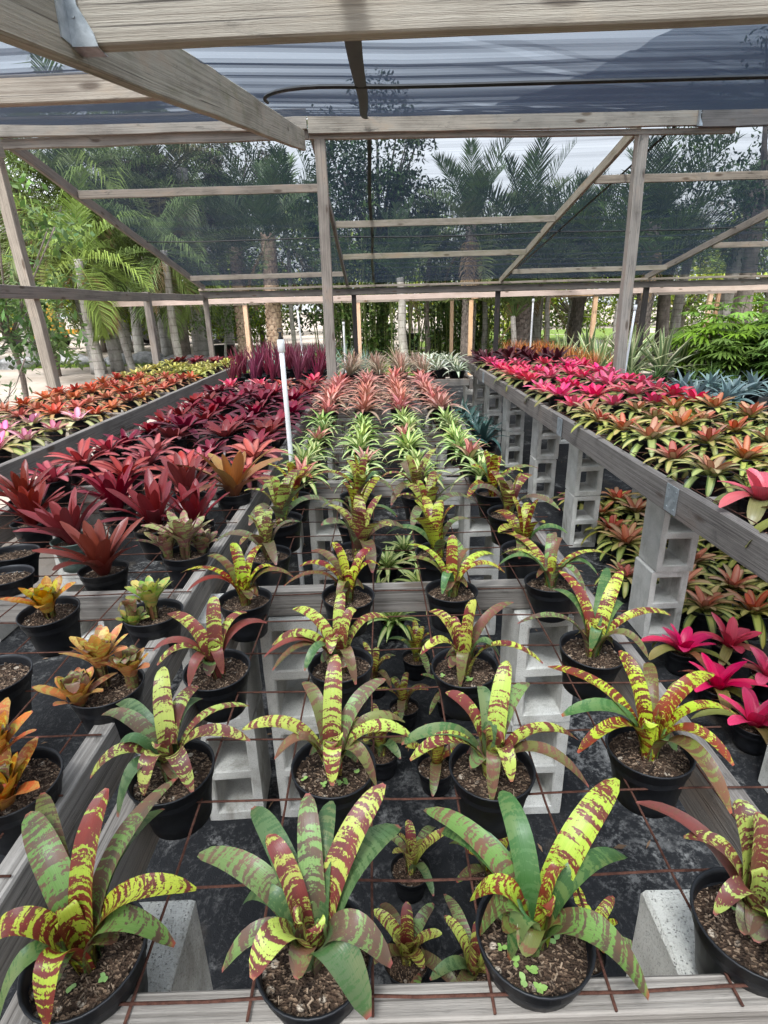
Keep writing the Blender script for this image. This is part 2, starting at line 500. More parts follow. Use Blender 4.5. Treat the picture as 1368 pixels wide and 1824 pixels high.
# ------------------------------------------------------------------ mesh builder
class MB:
    def __init__(self):
        self.v, self.f, self.uv, self.r, self.al, self.ca, self.cb = [], [], [], [], [], [], []
        self.n = 0

    def add(self, V, Fc, UV=None, rnd=0.0, along=None, cA=(1, 1, 1), cB=(1, 1, 1)):
        V = np.asarray(V, float).reshape(-1, 3)
        m = len(V)
        self.v.append(V)
        self.f.extend([tuple(int(i) + self.n for i in q) for q in Fc])
        self.uv.append(np.zeros((m, 2)) if UV is None else np.asarray(UV, float))
        self.r.append(np.full(m, rnd) if np.isscalar(rnd) else np.asarray(rnd, float))
        self.al.append(np.zeros(m) if along is None else np.asarray(along, float))
        cA = np.asarray(cA, float)
        cB = np.asarray(cB, float)
        self.ca.append(np.tile(cA, (m, 1)) if cA.ndim == 1 else cA)
        self.cb.append(np.tile(cB, (m, 1)) if cB.ndim == 1 else cB)
        self.n += m

    def mesh(self, name, mat, smooth=True):
        me = bpy.data.meshes.new(name)
        V = np.concatenate(self.v)
        me.from_pydata(V.tolist(), [], self.f)
        li = np.empty(len(me.loops), np.int32)
        me.loops.foreach_get('vertex_index', li)
        ul = me.uv_layers.new(name='UVMap')
        ul.data.foreach_set('uv', np.concatenate(self.uv)[li].astype(np.float32).ravel())
        a = me.attributes.new('rnd', 'FLOAT', 'POINT')
        a.data.foreach_set('value', np.concatenate(self.r).astype(np.float32))
        a = me.attributes.new('along', 'FLOAT', 'POINT')
        a.data.foreach_set('value', np.concatenate(self.al).astype(np.float32))
        for nm, arr in (('colA', self.ca), ('colB', self.cb)):
            C = np.concatenate(arr)
            a = me.attributes.new(nm, 'FLOAT_COLOR', 'POINT')
            a.data.foreach_set('color', np.hstack([C, np.ones((len(C), 1))]).astype(np.float32).ravel())
        me.materials.append(M[mat] if isinstance(mat, str) else mat)
        me.polygons.foreach_set('use_smooth', [smooth] * len(me.polygons))
        me.update()
        return me


def obj(name, me, parent=None, loc=None):
    o = bpy.data.objects.new(name, me)
    COL.objects.link(o)
    if parent is not None:
        o.parent = parent
    if loc is not None:
        o.location = loc
    return o


def tag(o, label=None, cat=None, group=None, kind=None):
    if label:
        o['label'] = label
    if cat:
        o['category'] = cat
    if group:
        o['group'] = group
    if kind:
        o['kind'] = kind
    return o


def thing(name, label, cat, loc=(0, 0, 0), rz=0.0, group=None):
    o = bpy.data.objects.new(name, None)
    COL.objects.link(o)
    o.location = loc
    o.rotation_euler = (0, 0, rz)
    o.empty_display_size = 0.1
    return tag(o, label, cat, group)


def board(mb, a, b, w, h, up=(0, 0, 1), ch=0.004, warp=0.0025, seg=0.4, dist=True):
    """sawn board from a to b: w across (sideways), h along up; chamfered, slightly bowed; UV along the grain"""
    a, b = np.array(a, float), np.array(b, float)
    d = b - a
    L = np.linalg.norm(d)
    d /= L
    up = np.array(up, float)
    s = np.cross(d, up)
    s /= np.linalg.norm(s)
    up = np.cross(s, d)
    x, y = w / 2, h / 2
    ch = min(ch, x * 0.4, y * 0.4)
    prof = [(-x + ch, -y), (x - ch, -y), (x, -y + ch), (x, y - ch), (x - ch, y), (-x + ch, y), (-x, y - ch), (-x, -y + ch)]
    per = np.cumsum([0] + [math.dist(prof[i], prof[(i + 1) % 8]) for i in range(8)])
    n = max(1, int(L / seg))
    V, UV = [], []
    uo, vo = random.random() * 40, random.random() * 40
    for i in range(n + 1):
        t = i / n
        wob = 0 if i in (0, n) else warp
        c = a + d * L * t + s * random.uniform(-wob, wob) + up * random.uniform(-wob, wob)
        for j in range(9):
            p = prof[j % 8]
            V.append(c + s * p[0] + up * p[1])
            UV.append((uo + L * t, vo + per[j]))
    Fc = []
    for i in range(n):
        for j in range(8):
            q = i * 9 + j
            Fc.append((q, q + 1, q + 10, q + 9))
    m = len(V)
    for e, i in ((0, 0), (1, n)):
        c = a + d * L * i / n
        for j in range(8):
            p = prof[j]
            V.append(c + s * p[0] + up * p[1])
            UV.append((uo + p[0] * 0.3, vo + 3 + p[1]))
    Fc.append(tuple(m + j for j in range(7, -1, -1)))
    Fc.append(tuple(m + 8 + j for j in range(8)))
    # winding: make outward
    Fc = [tuple(reversed(q)) for q in Fc]
    mb.add(V, Fc, UV, random.random())


def board_obj(name, mat, parent, a, b, w, h, **kw):
    mb = MB()
    board(mb, a, b, w, h, **kw)
    me = mb.mesh(name, mat, False)
    return obj(name, me, parent)


def tube(mb, pts, rad_, n=8, cap=True, cA=(1, 1, 1), vscale=1.0):
    P = np.array(pts, float)
    m = len(P)
    R = np.full(m, rad_) if np.isscalar(rad_) else np.array(rad_, float)
    T = np.gradient(P, axis=0)
    T /= np.linalg.norm(T, axis=1)[:, None] + 1e-12
    ref = np.array([0.31, 0.95, 0.05]) if abs(T[0][2]) > 0.7 else np.array([0, 0, 1.0])
    V, UV = [], []
    ln = np.concatenate([[0], np.cumsum(np.linalg.norm(np.diff(P, axis=0), axis=1))])
    vo = random.random() * 7
    for i in range(m):
        s = np.cross(T[i], ref)
        s /= np.linalg.norm(s) + 1e-12
        q = np.cross(s, T[i])
        for j in range(n + 1):
            a = 2 * math.pi * j / n
            V.append(P[i] + R[i] * (s * math.cos(a) + q * math.sin(a)))
            UV.append((j / n, vo + ln[i] * vscale))
    Fc = []
    for i in range(m - 1):
        for j in range(n):
            k = i * (n + 1) + j
            Fc.append((k, k + n + 1, k + n + 2, k + 1))
    if cap:
        Fc.append(tuple(range(n)))
        Fc.append(tuple((m - 1) * (n + 1) + j for j in range(n - 1, -1, -1)))
    mb.add(V, Fc, UV, random.random(), None, cA, cA)


def lathe(mb, prof, n=28):
    V, Fc, UV = [], [], []
    m = len(prof)
    for i, (r, z) in enumerate(prof):
        for j in range(n):
            a = 2 * math.pi * j / n
            V.append((r * math.cos(a), r * math.sin(a), z))
            UV.append((j / n, i / m))
    for i in range(m - 1):
        for j in range(n):
            j2 = (j + 1) % n
            Fc.append((i * n + j, i * n + j2, (i + 1) * n + j2, (i + 1) * n + j))
    mb.add(V, Fc, UV)
    return mb


def sheet(name, x0, x1, y0, y1, z, mat, nx=1, ny=1, amp=0.0, kind='structure', edge_wob=0.0):
    xs, ys = np.linspace(x0, x1, nx + 1), np.linspace(y0, y1, ny + 1)
    V = []
    for y in ys:
        for x in xs:
            zz = z + (RNG.uniform(-amp, amp) if amp else 0)
            ex = RNG.uniform(-edge_wob, edge_wob) if edge_wob and (x in (x0, x1)) else 0
            ey = RNG.uniform(-edge_wob, edge_wob) if edge_wob and (y in (y0, y1)) else 0
            V.append((x + ex, y + ey, zz))
    Fc = [(j * (nx + 1) + i, j * (nx + 1) + i + 1, (j + 1) * (nx + 1) + i + 1, (j + 1) * (nx + 1) + i)
          for j in range(ny) for i in range(nx)]
    mb = MB()
    mb.add(V, Fc, [(p[0], p[1]) for p in V])
    return tag(obj(name, mb.mesh(name, mat)), kind=kind)


# ------------------------------------------------------------------ leaves and rosettes
US = np.array([-1, -0.55, 0, 0.55, 1.0])


def leaf(mb, P, W, side, cup=0.35, tip='strap', cA=(0, 1, 0), cB=(1, 0, 0), rnd=None, twist=0.0, wave=0.0):
    P = np.asarray(P, float)
    n = len(P)
    t = np.linspace(0, 1, n)
    T = np.gradient(P, axis=0)
    T /= np.linalg.norm(T, axis=1)[:, None] + 1e-12
    side = np.asarray(side, float)
    sd = side[None, :] - T * (T @ side)[:, None]
    sd /= np.linalg.norm(sd, axis=1)[:, None] + 1e-12
    nm = np.cross(T, sd)
    tw = twist * t
    sd, nm = sd * np.cos(tw)[:, None] + nm * np.sin(tw)[:, None], nm * np.cos(tw)[:, None] - sd * np.sin(tw)[:, None]
    if tip == 'strap':
        w = (0.84 + 0.16 * np.sin(np.clip(t / 0.4, 0, 1) * math.pi / 2)) * np.sqrt(np.clip(1 - np.clip((t - 0.40) / 0.605, 0, 1) ** 3.0, 0, 1))
    elif tip == 'lance':
        w = (0.62 + 0.38 * np.sin(np.clip(t / 0.35, 0, 1) * math.pi / 2)) * np.clip(1 - np.clip((t - 0.3) / 0.71, 0, 1) ** 1.7, 0, 1)
    elif tip == 'spear':
        w = np.clip(1 - t ** 1.4, 0.02, 1) * (0.8 + 0.2 * t)
    else:
        w = np.sin(np.clip(t, 0.03, 0.985) * math.pi) ** 0.75
    w = np.maximum(w, 0.03) * W
    cp = cup * (1 - 0.65 * t)
    r = random.random() if rnd is None else rnd
    wv = wave * np.sin(t * 17 + r * 30)
    V = (P[:, None, :] + sd[:, None, :] * (US[None, :, None] * w[:, None, None] / 2)
         + nm[:, None, :] * ((US ** 2)[None, :, None] * (w * cp)[:, None, None] * 0.5)
         + nm[:, None, :] * ((US * wv[:, None])[:, :, None] * W))
    ln = np.concatenate([[0], np.cumsum(np.linalg.norm(np.diff(P, axis=0), axis=1))])
    UV = np.stack([np.tile((US + 1) / 2, (n, 1)), np.tile((ln + r * 13)[:, None], (1, 5))], -1)
    k = np.arange(n - 1)[:, None] * 5 + np.arange(4)[None, :]
    Fc = np.stack([k, k + 1, k + 6, k + 5], -1).reshape(-1, 4)
    mb.add(V, Fc, UV.reshape(-1, 2), r, np.repeat(t, 5), cA, cB)


def jc(c, j=0.15):
    f = 1 + random.uniform(-j, j)
    return tuple(max(0.0, x * f * (1 + random.uniform(-j, j) * 0.5)) for x in c)


def lerpc(a, b, t):
    return tuple(x + (y - x) * t for x, y in zip(a, b))


def cramp(stops, t):
    for (t0, c0), (t1, c1) in zip(stops, stops[1:]):
        if t <= t1:
            return lerpc(c0, c1, (t - t0) / max(1e-6, t1 - t0))
    return stops[-1][1]


def rosette(mb, n, L, W, e=(75, 15), curl=(15, 40), lmin=0.55, cup=0.35, tip='strap', ca=None, cb=None, z0=0.128,
            r0=0.012, tank=0.0, seg=9, jit=1.0, centre=(0, 0), wave=0.02, phi0=None):
    ph0 = random.uniform(0, 6.28) if phi0 is None else phi0
    for i in range(n):
        a = (i + 0.5) / n
        phi = ph0 + i * 2.39996 + random.uniform(-0.2, 0.2) * jit
        el = rad(e[0] + (e[1] - e[0]) * a ** 0.9 + random.uniform(-7, 7) * jit)
        cu = rad(curl[0] + (curl[1] - curl[0]) * a + random.uniform(-8, 8) * jit)
        ln = L * (lmin + (1 - lmin) * a ** 0.6) * random.uniform(0.86, 1.12)
        d = np.array([math.cos(phi), math.sin(phi), 0])
        p = np.array([centre[0], centre[1], z0]) + d * r0 * (0.4 + a)
        ds = ln / seg
        P = [p.copy()]
        for s in range(seg):
            t = s / seg
            if t < 0.22 and tank:
                ev = el + (rad(80) - el) * tank
            else:
                ev = el - cu * (t - 0.2) / 0.8 * 1.5
            p = p + (d * math.cos(ev) + np.array([0, 0, 1]) * math.sin(ev)) * ds
            P.append(p.copy())
        A = cramp(ca, a) if isinstance(ca, list) else ca
        B = cramp(cb, a) if isinstance(cb, list) else cb
        leaf(mb, P, W * random.uniform(0.85, 1.12), (-math.sin(phi), math.cos(phi), 0), cup, tip, jc(A), jc(B),
             twist=random.uniform(-0.3, 0.3) * jit, wave=wave)


# banded leaf palettes: (pale band, dark band)
YG, MAR = (0.43, 0.47, 0.07), (0.125, 0.024, 0.020)
KIND = [(YG, MAR), ((0.175, 0.265, 0.08), (0.115, 0.072, 0.048)), ((0.060, 0.125, 0.040), (0.095, 0.165, 0.060)),
        ((0.20, 0.045, 0.030), (0.15, 0.028, 0.024)), ((0.17, 0.17, 0.05), (0.115, 0.058, 0.034))]


def bez_leaf(mb, T, kind=0, W=0.045, base=(0, 0, 0.128), arch=None, n=15):
    B = np.array(base, float)
    T = np.array(T, float)
    h = T - B
    d = math.hypot(h[0], h[1])
    u = np.array([h[0], h[1], 0]) / max(d, 1e-6)
    up = np.array([0, 0, 1.0])
    th = h[2]
    if arch is None:
        arch = max(0.0, 0.17 - th) * 0.42
    p0 = B + u * 0.010
    p1 = B + u * (0.010 + 0.05 * d) + up * (0.070 + 0.036 * min(1.0, max(0.0, th / 0.13)) + 0.05 * max(0, th - 0.13))
    p2 = B + u * (0.55 * d) + up * (0.30 * 0.10 + 0.70 * th + arch * 1.2 + 0.012)
    tt = np.linspace(0, 1, n)[:, None]
    P = (1 - tt) ** 3 * p0 + 3 * (1 - tt) ** 2 * tt * p1 + 3 * (1 - tt) * tt ** 2 * p2 + tt ** 3 * T
    cA, cB = KIND[kind]
    leaf(mb, P, W, (-u[1], u[0], 0), 0.42, 'strap', jc(cA, 0.12), jc(cB, 0.12),
         twist=random.uniform(-0.25, 0.25), wave=0.015)


def tiger_random(seed, n=9, L=0.20, W=0.04):
    random.seed(seed)
    mb = MB()
    ph = random.uniform(0, 6.28)
    for i in range(n):
        a = (i + 0.3) / n
        phi = ph + i * 2.39996 + random.uniform(-0.25, 0.25)
        el = rad(78 - 62 * a + random.uniform(-8, 8))
        ln = L * (0.85 + 0.25 * a) * random.uniform(0.85, 1.12)
        kind = 0 if a < 0.58 else random.choice([1, 1, 0, 2, 4, 1])
        hd, hz = ln * math.cos(el), ln * math.sin(el)
        if a > 0.6:
            hz -= 0.035
        bez_leaf(mb, (hd * math.cos(phi), hd * math.sin(phi), 0.148 + hz), kind, W * random.uniform(0.85, 1.1))
    return mb.mesh('banded_foliage', 'band')


# ------------------------------------------------------------------ pots and soil
def pot_mesh(R=0.0765, H=0.15, mat='pot'):
    mb = MB()
    k = R / 0.0765
    lathe(mb, [(0, 0), (0.050 * k, 0), (0.0545 * k, 0.003), (0.058 * k, 0.03), (0.0695 * k, H - 0.022), (0.0725 * k, H - 0.021),
               (0.0735 * k, H - 0.006), (0.0765 * k, H - 0.004), (0.0768 * k, H - 0.001), (0.0755 * k, H), (0.0725 * k, H - 0.002),
               (0.0710 * k, H - 0.008), (0.0690 * k, H - 0.030), (0.0660 * k, H - 0.04)], 32)
    return mb.mesh('pot', mat)


def soil_mesh(R=0.0695, z=0.126, chips=0, seed=1):
    rs = np.random.default_rng(seed)
    mb = MB()
    nr, na = 6, 26
    V, Fc = [(0, 0, z + 0.006)], []
    for i in range(1, nr + 1):
        for j in range(na):
            a = 2 * math.pi * j / na
            r = R * i / nr
            V.append((r * math.cos(a), r * math.sin(a), z + rs.uniform(-0.003, 0.003) + 0.005 * (1 - i / nr)))
    for j in range(na):
        Fc.append((0, 1 + j, 1 + (j + 1) % na))
    for i in range(nr - 1):
        for j in range(na):
            q, q2 = 1 + i * na + j, 1 + i * na + (j + 1) % na
            Fc.append((q, q + na, q2 + na, q2))
    mb.add(V, Fc)
    me = mb.mesh('soil', 'soil')
    if chips:
        mc = MB()
        for _ in range(chips):
            a, r = rs.uniform(0, 6.28), R * math.sqrt(rs.uniform(0, 0.92))
            l, w, h = rs.uniform(0.002, 0.009), rs.uniform(0.001, 0.0026), rs.uniform(0.0008, 0.002)
            az, tl = rs.uniform(0, 6.28), rs.uniform(-0.5, 0.5)
            dx = np.array([math.cos(az) * math.cos(tl), math.sin(az) * math.cos(tl), math.sin(tl)]) * l / 2
            dy = np.array([-math.sin(az), math.cos(az), 0]) * w / 2
            dz = np.array([0, 0, h])
            c = np.array([r * math.cos(a), r * math.sin(a), z + 0.003 + rs.uniform(0, 0.004)])
            Vc = [c - dx - dy, c + dx - dy, c + dx + dy, c - dx + dy, c - dx * 0.8 - dy * 0.8 + dz, c + dx * 0.9 - dy * 0.6 + dz,
                  c + dx * 0.7 + dy * 0.8 + dz, c - dx * 0.9 + dy * 0.7 + dz]
            g = rs.uniform(0, 1) ** 3.6
            col = np.array([0.035, 0.022, 0.015]) * (1 - g) + np.array([0.34, 0.245, 0.17]) * g
            mc.add(Vc, [(4, 5, 6, 7), (0, 1, 5, 4), (1, 2, 6, 5), (2, 3, 7, 6), (3, 0, 4, 7)], None, 0, None, col, col)
        me2 = mc.mesh('bark_chips', 'chips', False)
        return me, me2
    return me, None


POT = pot_mesh(H=0.115)
POT_G = pot_mesh(H=0.115, mat='pot_green')
DZ = -0.035        # foliage and soil are modelled for a 15 cm pot
POT_BIG = pot_mesh(0.12, 0.22)
SOILS = [soil_mesh(chips=300, seed=i) for i in range(4)]
SOIL = soil_mesh()[0]


def add_seedlings(par, seed, n=7):
    random.seed(seed)
    for _ in range(n):
        mb = MB()
        a, r = random.uniform(0, 6.28), random.uniform(0.028, 0.062)
        for q in range(random.choice([3, 4, 5])):
            b = random.uniform(0, 6.28)
            l = random.uniform(0.004, 0.0075)
            d = np.array([math.cos(b), math.sin(b), 0.25])
            P = [np.array([0, 0, 0.004]) + d * l * t for t in np.linspace(0.0, 1.4, 5)]
            leaf(mb, P, l * 1.1, (-math.sin(b), math.cos(b), 0), 0.1, 'oval', (0.30, 0.48, 0.14), (0.3, 0.45, 0.15))
        obj('seedling', mb.mesh('seedling', 'foliage'), par, (r * math.cos(a), r * math.sin(a), 0.131 + DZ))


def plant(name, label, cat, group, loc, fol, rz=0.0, pot=POT, soil=None, sc=1.0, chips=None):
    low = pot is not POT_BIG
    if low and loc[2] > 0.3:
        loc = (loc[0], loc[1], loc[2] - DZ)
    t = thing(name, label, cat, loc, rz, group)
    t.rotation_euler = (random.uniform(-0.05, 0.05), random.uniform(-0.05, 0.05), rz)
    t.scale = (sc, sc, sc)
    dz = (0, 0, DZ if low else 0.06)
    if pot is not None:
        obj('pot', pot, t)
    if soil is not None:
        s = obj('soil', soil, t, dz)
        if chips is not None:
            obj('bark_chips', chips, s)
    if fol is not None:
        f = obj('foliage', fol, t, dz)
        if chips is None:
            f.rotation_euler = (random.uniform(-0.12, 0.12), random.uniform(-0.12, 0.12), 0)
            f.location = (0.128 * f.rotation_euler[1] * -1, 0.128 * f.rotation_euler[0], dz[2])
    return t


ORD = ['first', 'second', 'third', 'fourth', 'fifth', 'sixth', 'seventh', 'eighth', 'ninth', 'tenth', 'eleventh', 'twelfth',
       'thirteenth', 'fourteenth', 'fifteenth', 'sixteenth', 'seventeenth', 'eighteenth', 'nineteenth', 'twentieth',
       'twenty-first', 'twenty-second', 'twenty-third', 'twenty-fourth', 'twenty-fifth', 'twenty-sixth', 'twenty-seventh',
       'twenty-eighth', 'twenty-ninth', 'thirtieth']

# ------------------------------------------------------------------ the setting: ground
sheet('ground', -160, 160, -40, 320, -0.012, 'ground', 2, 2)
sheet('weed_fabric', -2.25, 9.5, -3.0, 14.4, 0.0, 'fabric', 30, 40, 0.004, edge_wob=0.08)
sheet('lawn', -6.0, 1.6, 15.2, 24.0, 0.0, 'lawn', 18, 16, 0.02, edge_wob=0.4)
sheet('lawn', 1.8, 9.0, 16.5, 30.0, -0.002, 'lawn', 12, 16, 0.02, edge_wob=0.4)
sheet('lawn', -13.2, -7.4, 20.2, 22.6, -0.001, 'lawn', 18, 6, 0.02, edge_wob=0.3)
sheet('lawn', 6.0, 30.0, 15.0, 40.0, -0.004, 'lawn', 12, 12, 0.02, edge_wob=0.5)


def grass_mesh(regions, n, h):
    mb = MB()
    rs = np.random.default_rng(5)
    for i in range(n):
        x0, x1, y0, y1 = regions[i % len(regions)]
        x, y = rs.uniform(x0, x1), rs.uniform(y0, y1)
        a = rs.uniform(0, 6.28)
        hh = h * rs.uniform(0.5, 1.3)
        w = 0.012
        le = rs.uniform(0.0, 0.6) * hh
        dx, dy = math.cos(a), math.sin(a)
        c = np.array([0.16, 0.26, 0.05]) * rs.uniform(0.6, 1.5) + np.array([0.05, 0.02, 0]) * rs.uniform(0, 1)
        mb.add([(x - dy * w, y + dx * w, 0), (x + dy * w, y - dx * w, 0), (x + dx * le, y + dy * le, hh)], [(0, 1, 2)], None,
               0, None, c, c)
    return mb.mesh('grass', 'grass')


tag(obj('grass', grass_mesh([(-6, 1.6, 15.2, 24), (-6, 1.6, 15.2, 19), (-13.2, -7.4, 20.2, 22.6), (1.8, 9, 16.5, 26)], 16000, 0.07)), kind='stuff')

# ------------------------------------------------------------------ shade house
RY, RZ0, SL = 6.45, 3.30, 0.190         # ridge position, rafter underside there, roof slope
EY = 12.65
ZE = RZ0 - SL * (EY - RY)
XB = [-3.58, -0.57, 2.66, 5.75, 8.85]   # frame lines
NB = [-3.58, -0.655, 5.75]
house = thing('shade_house', 'weathered timber shade house roofed with black shade cloth over the plant benches', 'shade house', (0, RY, 0))


def hp(name, mat, a, b, w, h, **kw):
    """a timber of the shade house in world coordinates"""
    a, b = np.array(a, float) - (0, RY, 0), np.array(b, float) - (0, RY, 0)
    return board_obj(name, mat, house, a, b, w, h, **kw)


random.seed(21)
# ridge posts
for x, xb, m in ((-3.72, -3.60, 'wood'), (-0.50, -0.50, 'wood'), (2.70, 2.76, 'wood'), (5.9, 5.9, 'wood')):
    hp('post', m, (xb, RY + 0.03, 0), (x if abs(x) > 6 else x, RY + 0.03, RZ0 - 0.02), 0.105, 0.105, up=(0, 1, 0), warp=0.006)
# ridge beams: upper and lower board on the left, one deep board on the right
zr = RZ0 + 0.005
hp('ridge_beam', 'wood', (-4.3, RY - 0.05, zr + 0.12), (-0.612, RY - 0.05, zr + 0.135), 0.045, 0.17, warp=0.006)
hp('ridge_beam', 'wood', (-4.3, RY, zr - 0.01), (-0.605, RY, zr + 0.02), 0.05, 0.085, warp=0.005)
hp('ridge_beam', 'wood', (-0.60, RY - 0.05, zr + 0.085), (3.20, RY - 0.05, zr + 0.08), 0.045, 0.15, warp=0.004)
hp('ridge_beam', 'wood', (-0.60, RY, zr + 0.0), (3.6, RY, zr - 0.03), 0.05, 0.05, warp=0.004)
hp('ridge_beam', 'wood_dark', (3.22, RY - 0.05, zr + 0.09), (9.0, RY - 0.05, zr + 0.11), 0.05, 0.20, warp=0.006)
# near rafters rise from behind the camera to the ridge
for x in NB:
    y0 = -1.6
    hp('rafter', 'wood_moss' if x == -0.655 else 'wood', (x, y0, RZ0 - SL * (RY - y0) + 0.075 - 0.12), (x, RY - 0.08, RZ0 + 0.075 - 0.12), 0.045, 0.165, warp=0.004)
# far rafters fall to the far eave
for i, x in enumerate(XB):
    hp('rafter', 'wood_moss' if i == 2 else ('wood_rail' if i in (0, 1) else 'wood'), (x, RY + 0.03, RZ0 + 0.04), (x, EY + 0.12, ZE + 0.055), 0.045, 0.11, warp=0.008, seg=0.7)
# near purlins hung between the rafters in steel hangers


def near_z(y):
    return RZ0 - SL * (RY - y)


PUR = [(-0.63, 5.72, 1.50, 0.15), (-3.56, -0.68, 2.80, 0.10), (-3.56, -0.68, 0.2, 0.14)]
for xa, xb, y, hh in PUR:
    hp('purlin', 'wood_warm', (xa, y, near_z(y) - 0.10 + hh / 2), (xb, y, near_z(y) - 0.10 + 0.018 * (xb - xa) + hh / 2), 0.042, hh, warp=0.003)


def hanger(x, y, z, sgn):
    mb = MB()
    q = sgn
    for (x0, x1, y0, y1, z0, z1) in ((0, 0.055 * q, -0.026, 0.026, -0.002, 0.0), (0, 0.003 * q, -0.028, -0.024, 0, 0.13),
                                     (0, 0.003 * q, 0.024, 0.028, 0, 0.13), (0, 0.004 * q, -0.07, -0.026, 0.0, 0.135)):
        xa, xb = min(x0, x1), max(x0, x1)
        V = [(a, b, c) for c in (z0, z1) for b in (y0, y1) for a in (xa, xb)]
        mb.add(V, [(0, 2, 3, 1), (4, 5, 7, 6), (0, 1, 5, 4), (2, 6, 7, 3), (0, 4, 6, 2), (1, 3, 7, 5)])
    # side wing folded against the purlin face, tapering to the seat
    w = 0.075 * q
    mb.add([(0.002 * q, -0.0285, -0.002), (0.058 * q, -0.0285, -0.002), (0.052 * q, -0.0285, 0.022), (0.026 * q, -0.0285, 0.07),
            (0.022 * q, -0.0285, 0.135), (0.002 * q, -0.0285, 0.135),
            (0.002 * q, -0.0245, -0.002), (0.058 * q, -0.0245, -0.002), (0.052 * q, -0.0245, 0.022), (0.026 * q, -0.0245, 0.07),
            (0.022 * q, -0.0245, 0.135), (0.002 * q, -0.0245, 0.135)],
           [(0, 1, 2, 3, 4, 5), (11, 10, 9, 8, 7, 6)] + [(i, (i + 1) % 6, 6 + (i + 1) % 6, 6 + i) for i in range(6)])
    for (sx, sz) in ((0.030, 0.105), (0.016, 0.05)):
        c = np.array([sx * q, -0.031, sz])
        ring = [c + 0.004 * np.array([math.cos(t), 0, math.sin(t)]) for t in np.linspace(0, 2 * math.pi, 7)[:-1]]
        mb.add(ring + [p + np.array([0, 0.003, 0]) for p in ring], [tuple(range(6))] + [(i, (i + 1) % 6, 6 + (i + 1) % 6, 6 + i) for i in range(6)])
    obj('joist_hanger', mb.mesh('joist_hanger', 'galv', False), house, (x, y - RY, z))


hanger(-0.632, 1.50, near_z(1.5) - 0.102, 1)
hanger(-0.678, 2.8, near_z(2.8) - 0.088, -1)
hanger(3.18, RY - 0.052, zr + 0.0, 1)


# far battens between the far rafters
def far_z(y):
    return RZ0 + 0.03 - SL * (y - RY)


for xa, xb, y, m in ((-3.55, -0.59, 7.76, 'wood'), (-0.53, 2.63, 9.0, 'wood_moss'), (-0.53, 2.63, 10.6, 'wood_moss'), (-3.55, -0.59, 11.75, 'wood'),
                     (2.69, 5.72, 7.68, 'wood'), (2.69, 5.72, 11.85, 'wood_moss'), (5.78, 8.8, 10.45, 'wood')):
    hp('batten', m, (xa, y, far_z(y) + 0.0), (xb, y, far_z(y) + 0.012), 0.04, 0.088, warp=0.003)
# far eave: a dark beam with a pale strip of board above it, thin black posts
hp('eave_beam', 'wood_dark', (-3.66, EY + 0.02, ZE - 0.085), (9.0, EY + 0.02, ZE - 0.09), 0.045, 0.125, warp=0.006)
hp('eave_board', 'wood', (-3.66, EY - 0.03, ZE + 0.018), (9.0, EY - 0.03, ZE + 0.018), 0.03, 0.045, warp=0.006)
for x, m in ((-3.58, 'wood_rail'), (-0.44, 'wood_black'), (2.62, 'wood_black'), (5.78, 'wood_black'), (8.85, 'wood_black')):
    hp('post', m, (x, EY + 0.09, 0), (x, EY + 0.09, ZE - 0.03), 0.095, 0.095, up=(0, 1, 0), warp=0.004)
# low rail along the left side
hp('side_rail', 'wood_rail', (-3.60, 2.0, 1.93), (-3.60, 9.55, 1.955), 0.045, 0.125, warp=0.012, seg=0.8)
hp('side_rail', 'wood_rail', (-3.60, 9.60, 1.955), (-3.60, EY + 0.05, 1.99), 0.045, 0.115, warp=0.008, seg=0.8)
hp('post', 'wood_rail', (-3.62, 9.6, 0), (-3.62, 9.6, 2.03), 0.10, 0.10, up=(0, 1, 0), warp=0.004)
hp('post', 'wood_rail', (-3.60, 2.6, 0), (-3.62, 2.6, 1.87), 0.10, 0.10, up=(0, 1, 0), warp=0.004)


def cloth_sheet(name, x0, x1, ys, zf, nx=150, amp=0.012, folds=0.0, seed=0, mat='cloth_near', ragged=0.0):
    rs = np.random.default_rng(seed)
    xs = np.linspace(x0, x1, nx + 1)
    X, Y = np.meshgrid(xs, ys)
    if ragged:
        X = X + np.clip(1 - (X - x0) / 2.5, 0, 1) * ragged * (np.sin(Y * 2.3) + 0.5 * np.sin(Y * 6.1 + 1))
    Z = np.vectorize(zf)(X, Y)
    for _ in range(7):
        ky, kx, p = rs.uniform(6, 22), rs.uniform(-0.5, 0.5), rs.uniform(0, 6.28)
        Z += amp * 0.35 * np.sin(ky * Y + kx * X + p) * (0.6 + 0.4 * np.sin(X * rs.uniform(0.4, 1.2) + p))
    if folds:
        for _ in range(26):    # diagonal tension folds running from the frame corner
            cx, cyy, ang, w, ln = rs.uniform(0.6, 3.6), rs.uniform(2.2, 6.2), rs.uniform(0.5, 0.95), rs.uniform(0.02, 0.05), rs.uniform(0.4, 1.0)
            a = (X - cx) * math.cos(ang) + (Y - cyy) * math.sin(ang)
            b = -(X - cx) * math.sin(ang) + (Y - cyy) * math.cos(ang)
            Z += folds * rs.uniform(-1, 1) * np.exp(-(b / w) ** 2) * np.exp(-(a / ln) ** 2)
    n = nx + 1
    V = np.stack([X, Y - RY, Z], -1).reshape(-1, 3)
    Fc = [(j * n + i, j * n + i + 1, (j + 1) * n + i + 1, (j + 1) * n + i) for j in range(len(ys) - 1) for i in range(nx)]
    mb = MB()
    mb.add(V, Fc, np.stack([X, Y], -1).reshape(-1, 2))
    return obj(name, mb.mesh(name, mat), house)


